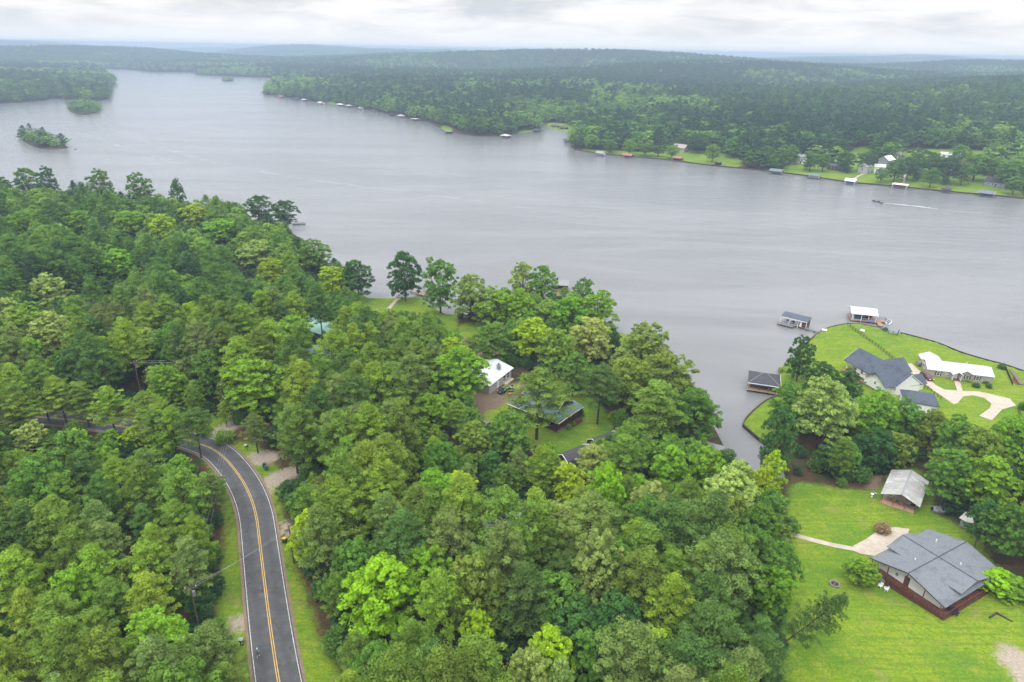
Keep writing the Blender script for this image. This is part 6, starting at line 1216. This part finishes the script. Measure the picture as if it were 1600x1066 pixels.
def fzone(u): return 'on the far red roofed boathouse lawn' if u < 1130 else 'in the far wood edge left of the dark lodge' if u < 1300 else 'between the far lodge and the white houses' if u < 1412 else 'on the far lawns before the tan house' if u < 1500 else 'at the right end of the far lawns'
for u_, v_, wp, hu in FK:
    hg = min(22, 8 + wp * .38) if wp > 16 else 7; wp *= 1.2; x, y, z, wm = top_place(u_, v_, wp, hg)
    while z < .8 and hg > 5: hg -= .8; x, y, z, wm = top_place(u_, v_, wp, hg)
    lab = f"{'small ' if wp < 16 else 'broad ' if wp > 29 else ''}{TONE[hu]} leafy tree {fzone(u_)}"
    plant('B', x, y, hg, min(24, wm, hg * 1.15), hu, lab, 'far shore trees: ' + lab)

# ------------------------------------------------------------------ woods nobody could count: instances of the same trees
PC = bpy.data.collections.new('tree_kinds')          # never linked to the scene: only instanced
def scatter(name, coll, pts, idx, sc, hue, label=None, rot=None):
    me = fast_pts(name, pts, dict(kind_index=idx, sz=sc[:, 0], szz=sc[:, 1], hue=hue, rot=RNG.random(len(pts)) * 6.28 if rot is None else rot)); o = link(name, me); tag(o, label, kind='stuff')
    g = bpy.data.node_groups.new(name, 'GeometryNodeTree'); g.interface.new_socket('Geometry', in_out='INPUT', socket_type='NodeSocketGeometry'); g.interface.new_socket('Geometry', in_out='OUTPUT', socket_type='NodeSocketGeometry')
    gi = g.nodes.new('NodeGroupInput'); go = g.nodes.new('NodeGroupOutput'); mp_ = g.nodes.new('GeometryNodeMeshToPoints'); ip = g.nodes.new('GeometryNodeInstanceOnPoints'); ci = g.nodes.new('GeometryNodeCollectionInfo'); ci.inputs['Collection'].default_value = coll; ci.inputs['Separate Children'].default_value = True; ci.inputs['Reset Children'].default_value = True
    def at_(nm, tp='FLOAT'): a = g.nodes.new('GeometryNodeInputNamedAttribute'); a.data_type = tp; a.inputs[0].default_value = nm; return a.outputs[0]
    cx_ = g.nodes.new('ShaderNodeCombineXYZ'); sx_ = g.nodes.new('ShaderNodeCombineXYZ'); g.links.new(at_('rot'), cx_.inputs[2]); s1 = at_('sz'); g.links.new(s1, sx_.inputs[0]); g.links.new(s1, sx_.inputs[1]); g.links.new(at_('szz'), sx_.inputs[2])
    g.links.new(gi.outputs[0], mp_.inputs[0]); g.links.new(mp_.outputs[0], ip.inputs['Points']); g.links.new(ci.outputs[0], ip.inputs['Instance']); ip.inputs['Pick Instance'].default_value = True
    f2 = g.nodes.new('FunctionNodeFloatToInt'); g.links.new(at_('kind_index'), f2.inputs[0]); g.links.new(f2.outputs[0], ip.inputs['Instance Index']); g.links.new(cx_.outputs[0], ip.inputs['Rotation']); g.links.new(sx_.outputs[0], ip.inputs['Scale']); g.links.new(ip.outputs[0], go.inputs[0])
    md = o.modifiers.new('scatter', 'NODES'); md.node_group = g; return o
def fast_pts(name, pts, attrs):
    me = bpy.data.meshes.new(name); me.vertices.add(len(pts)); me.vertices.foreach_set('co', np.asarray(pts, np.float32).ravel())
    for an, av in attrs.items(): t_ = me.attributes.new(an, 'FLOAT', 'POINT'); t_.data.foreach_set('value', np.asarray(av, np.float32))
    return me
def combo(name, parts_, m):
    """crown and trunk in one mesh for the scattered woods"""
    v, f, ti, tr = parts_; nv = len(v); tv = np.array(tr.v); allv = np.concatenate([v, tv]); me = bpy.data.meshes.new(name)
    me.from_pydata(allv.tolist(), [], [tuple(q) for q in f.tolist()] + [tuple(i + nv for i in q) for q in tr.f]); me.materials.append(m); me.materials.append(M['bark'])
    mi = np.zeros(len(me.polygons), np.int32); mi[len(f):] = 1; me.polygons.foreach_set('material_index', mi); a_ = me.attributes.new('tint', 'FLOAT', 'POINT'); a_.data.foreach_set('value', np.concatenate([ti, np.zeros(len(tv))]).astype(np.float32)); me.update(); return me
def kinds(cname, meshes):
    c_ = bpy.data.collections.new(cname)
    for i, me in enumerate(meshes): c_.objects.link(bpy.data.objects.new('kind_%02d' % i, me))
    return c_
near_k = kinds('near_tree_kinds', [combo('pine', pine_proto(i, np.random.default_rng(100 + i)), M['farleaf']) for i in range(4)] + [combo('broadleaf', broad_proto(i, np.random.default_rng(200 + i)), M['farleaf']) for i in range(4)])
HV = dict(pine=.45, pinedark=.15, pinegrey=.58, pinebright=.72, mid=.55, dark=.22, bright=.85, olive=.75, pale=1.0, yellow=1.0, lime=1.0)
if REST:
    pts = np.array([(r[0], r[1], r[2]) for r in REST]); idx = np.array([random.randrange(4) + (0 if r[5] == 'P' else 4) for r in REST]); sc = np.array([(r[4] / (8.6 if r[5] == 'P' else 12.0), r[3] / (20 if r[5] == 'P' else 16)) for r in REST])
    scatter('left_woodland', near_k, pts, idx, sc, np.array([HV[r[6]] for r in REST]))
# low growth on the near forest floor
us = []
for _ in range(5200):
    y = random.uniform(55, 380); x = random.uniform(-.84, .84) * y; us.append((x, y))
us = np.array(us); ud = shore_dist(us[:, 0], us[:, 1]); ok = (ud > 2) & (seg_dist(us[:, 0], us[:, 1], ROAD, False) > 7.5)
for k in LAWN: ok &= ~inside(us[:, 0], us[:, 1], LAWN[k])
for e in EARTH: ok &= ~inside(us[:, 0], us[:, 1], e)
for hx, hy, hr in HOUSE_FOOT: ok &= np.hypot(us[:, 0] - hx, us[:, 1] - hy) > hr + 1
us = us[ok]; uz = land(us[:, 0], us[:, 1], ud[ok]); pu, pv_, _ = P(us[:, 0], us[:, 1], uz + 1.5)
okc = np.ones(len(us), bool)
for c_ in CLEAR: okc &= ~inside(pu, pv_, c_)
us = us[okc]; uz = uz[okc]; n_ = len(us); s0 = .14 + .22 * RNG.random(n_)
scatter('undergrowth', near_k, np.stack([us[:, 0], us[:, 1], uz - 6 * s0 * .45], 1), RNG.integers(4, 8, n_), np.stack([s0 * 1.3, s0], 1), .1 + .6 * RNG.random(n_) ** 1.5)
# the far woods
far_meshes = [combo('far_pine', pine_proto(i, np.random.default_rng(300 + i), .5, 19), M['farleaf']) for i in range(4)] + [combo('far_broadleaf', broad_proto(i, np.random.default_rng(400 + i), .5, 16), M['farleaf']) for i in range(4)]
far_k = kinds('far_tree_kinds', far_meshes)
def grid_pts(y0, y1, st, wedge=.86, xmin=None):
    ys_ = np.arange(y0, y1, st * .88); out = []
    for j, y in enumerate(ys_):
        w_ = wedge * y + 60; xs_ = np.arange(-w_, w_, st) + (j % 2) * st / 2; out.append(np.stack([xs_, np.full(len(xs_), y)], 1))
    p = np.concatenate(out); return p + RNG.uniform(-.38, .38, p.shape) * st
def lawns_clear(p, z, h):
    ok = np.ones(len(p), bool)
    for k, q in LAWN.items():
        if not k.startswith('far'): continue
        qa = np.array(q); b = (p[:, 0] > qa[:, 0].min() - 40) & (p[:, 0] < qa[:, 0].max() + 40) & (p[:, 1] > qa[:, 1].min() - 120) & (p[:, 1] < qa[:, 1].max() + 10)
        if not b.any(): continue
        ids = np.where(b)[0]; hit = inside(p[ids, 0], p[ids, 1], q)
        pq = [P(x, y, zl(x, y))[:2] for x, y in q]
        for f in (.25, .6, .95):
            for dx in (-4, 0, 4): uu, vv2, _ = P(p[ids, 0] + dx, p[ids, 1], z[ids] + h * f); hit |= inside(uu, vv2, pq)
        ok[ids[hit]] = False
    for o in bpy.data.objects:
        if o.get('category') == 'house' and o.location.y > 400: ok &= ~((np.abs(p[:, 0] - o.location.x) < 11) & (p[:, 1] > o.location.y - 34) & (p[:, 1] < o.location.y + 9))
    return ok
allp, alli, alls, allh = [], [], [], []
for (y0, y1, st, sc0) in ((430, 1500, 10.6, 1.3), (1500, 3200, 13.0, 1.5), (3200, 6500, 17, 1.95)):
    p = grid_pts(y0, y1, st); p = p[~((p[:, 1] < 560) & (p[:, 0] < 0))] if y0 < 500 else p
    d = shore_dist(p[:, 0], p[:, 1]); k = d > 1.2; p = p[k]; d = d[k]; z = land(p[:, 0], p[:, 1], d)
    if y0 < 1500: k = lawns_clear(p, z, 14); p = p[k]; d = d[k]; z = z[k]
    n = len(p); zn = roll_noise(p[:, 0] * 1.3, p[:, 1] * .8, 620) + .5 * roll_noise(p[:, 1], p[:, 0], 210); decid = sst(-d, -330, -90) * .75 + sst(zn, .02, .22) * .9 - .15; isb = RNG.random(n) < np.clip(decid, .07, .93)
    s = sc0 * (.66 + .66 * RNG.random(n)); s = np.where(d < 10, s * .8, s); s = np.where(isb & (d < 400), s * 1.2, s); sz = np.where(isb, .95, .95) * (.66 + .62 * RNG.random(n)) * (1 if sc0 < 1.1 else 1.08)
    isl = np.zeros(n, bool)
    for q_ in ISLES: isl |= inside(p[:, 0], p[:, 1], q_)
    sz = np.where(isl, sz * .5, sz); s = np.where(isl, s * .8, s)
    allp.append(np.stack([p[:, 0], p[:, 1], z - .5], 1)); alli.append(RNG.integers(0, 4, n) + np.where(isb, 4, 0)); alls.append(np.stack([s, sz], 1))
    hu = np.where(isb, .28 + .72 * RNG.random(n) ** 1.6 + .4 * zn, .0 + .30 * RNG.random(n) ** 1.3 + .30 * roll_noise(p[:, 0] + 500, p[:, 1] * .7, 1100)); allh.append(np.clip(hu, 0, 1))
allp = np.concatenate(allp); print('FAR', len(allp)); scatter('far_forest', far_k, allp, np.concatenate(alli), np.concatenate(alls), np.concatenate(allh))

# ------------------------------------------------------------------ haze over the land out to the horizon
HZ = bpy.data.materials.new('haze'); HZ.use_nodes = True; ht = HZ.node_tree; ht.nodes.clear(); ho = ht.nodes.new('ShaderNodeOutputMaterial'); pvn = ht.nodes.new('ShaderNodeVolumePrincipled')
pvn.inputs['Color'].default_value = (.48, .595, .77, 1); pvn.inputs['Density'].default_value = .00021; pvn.inputs['Anisotropy'].default_value = .0
ht.links.new(pvn.outputs[0], ho.inputs['Volume']); q = MB(); q.box(0, 29000, 53.5, 76000, 62000, 115); hzo = q.build('haze', HZ); tag(hzo, kind='stuff')
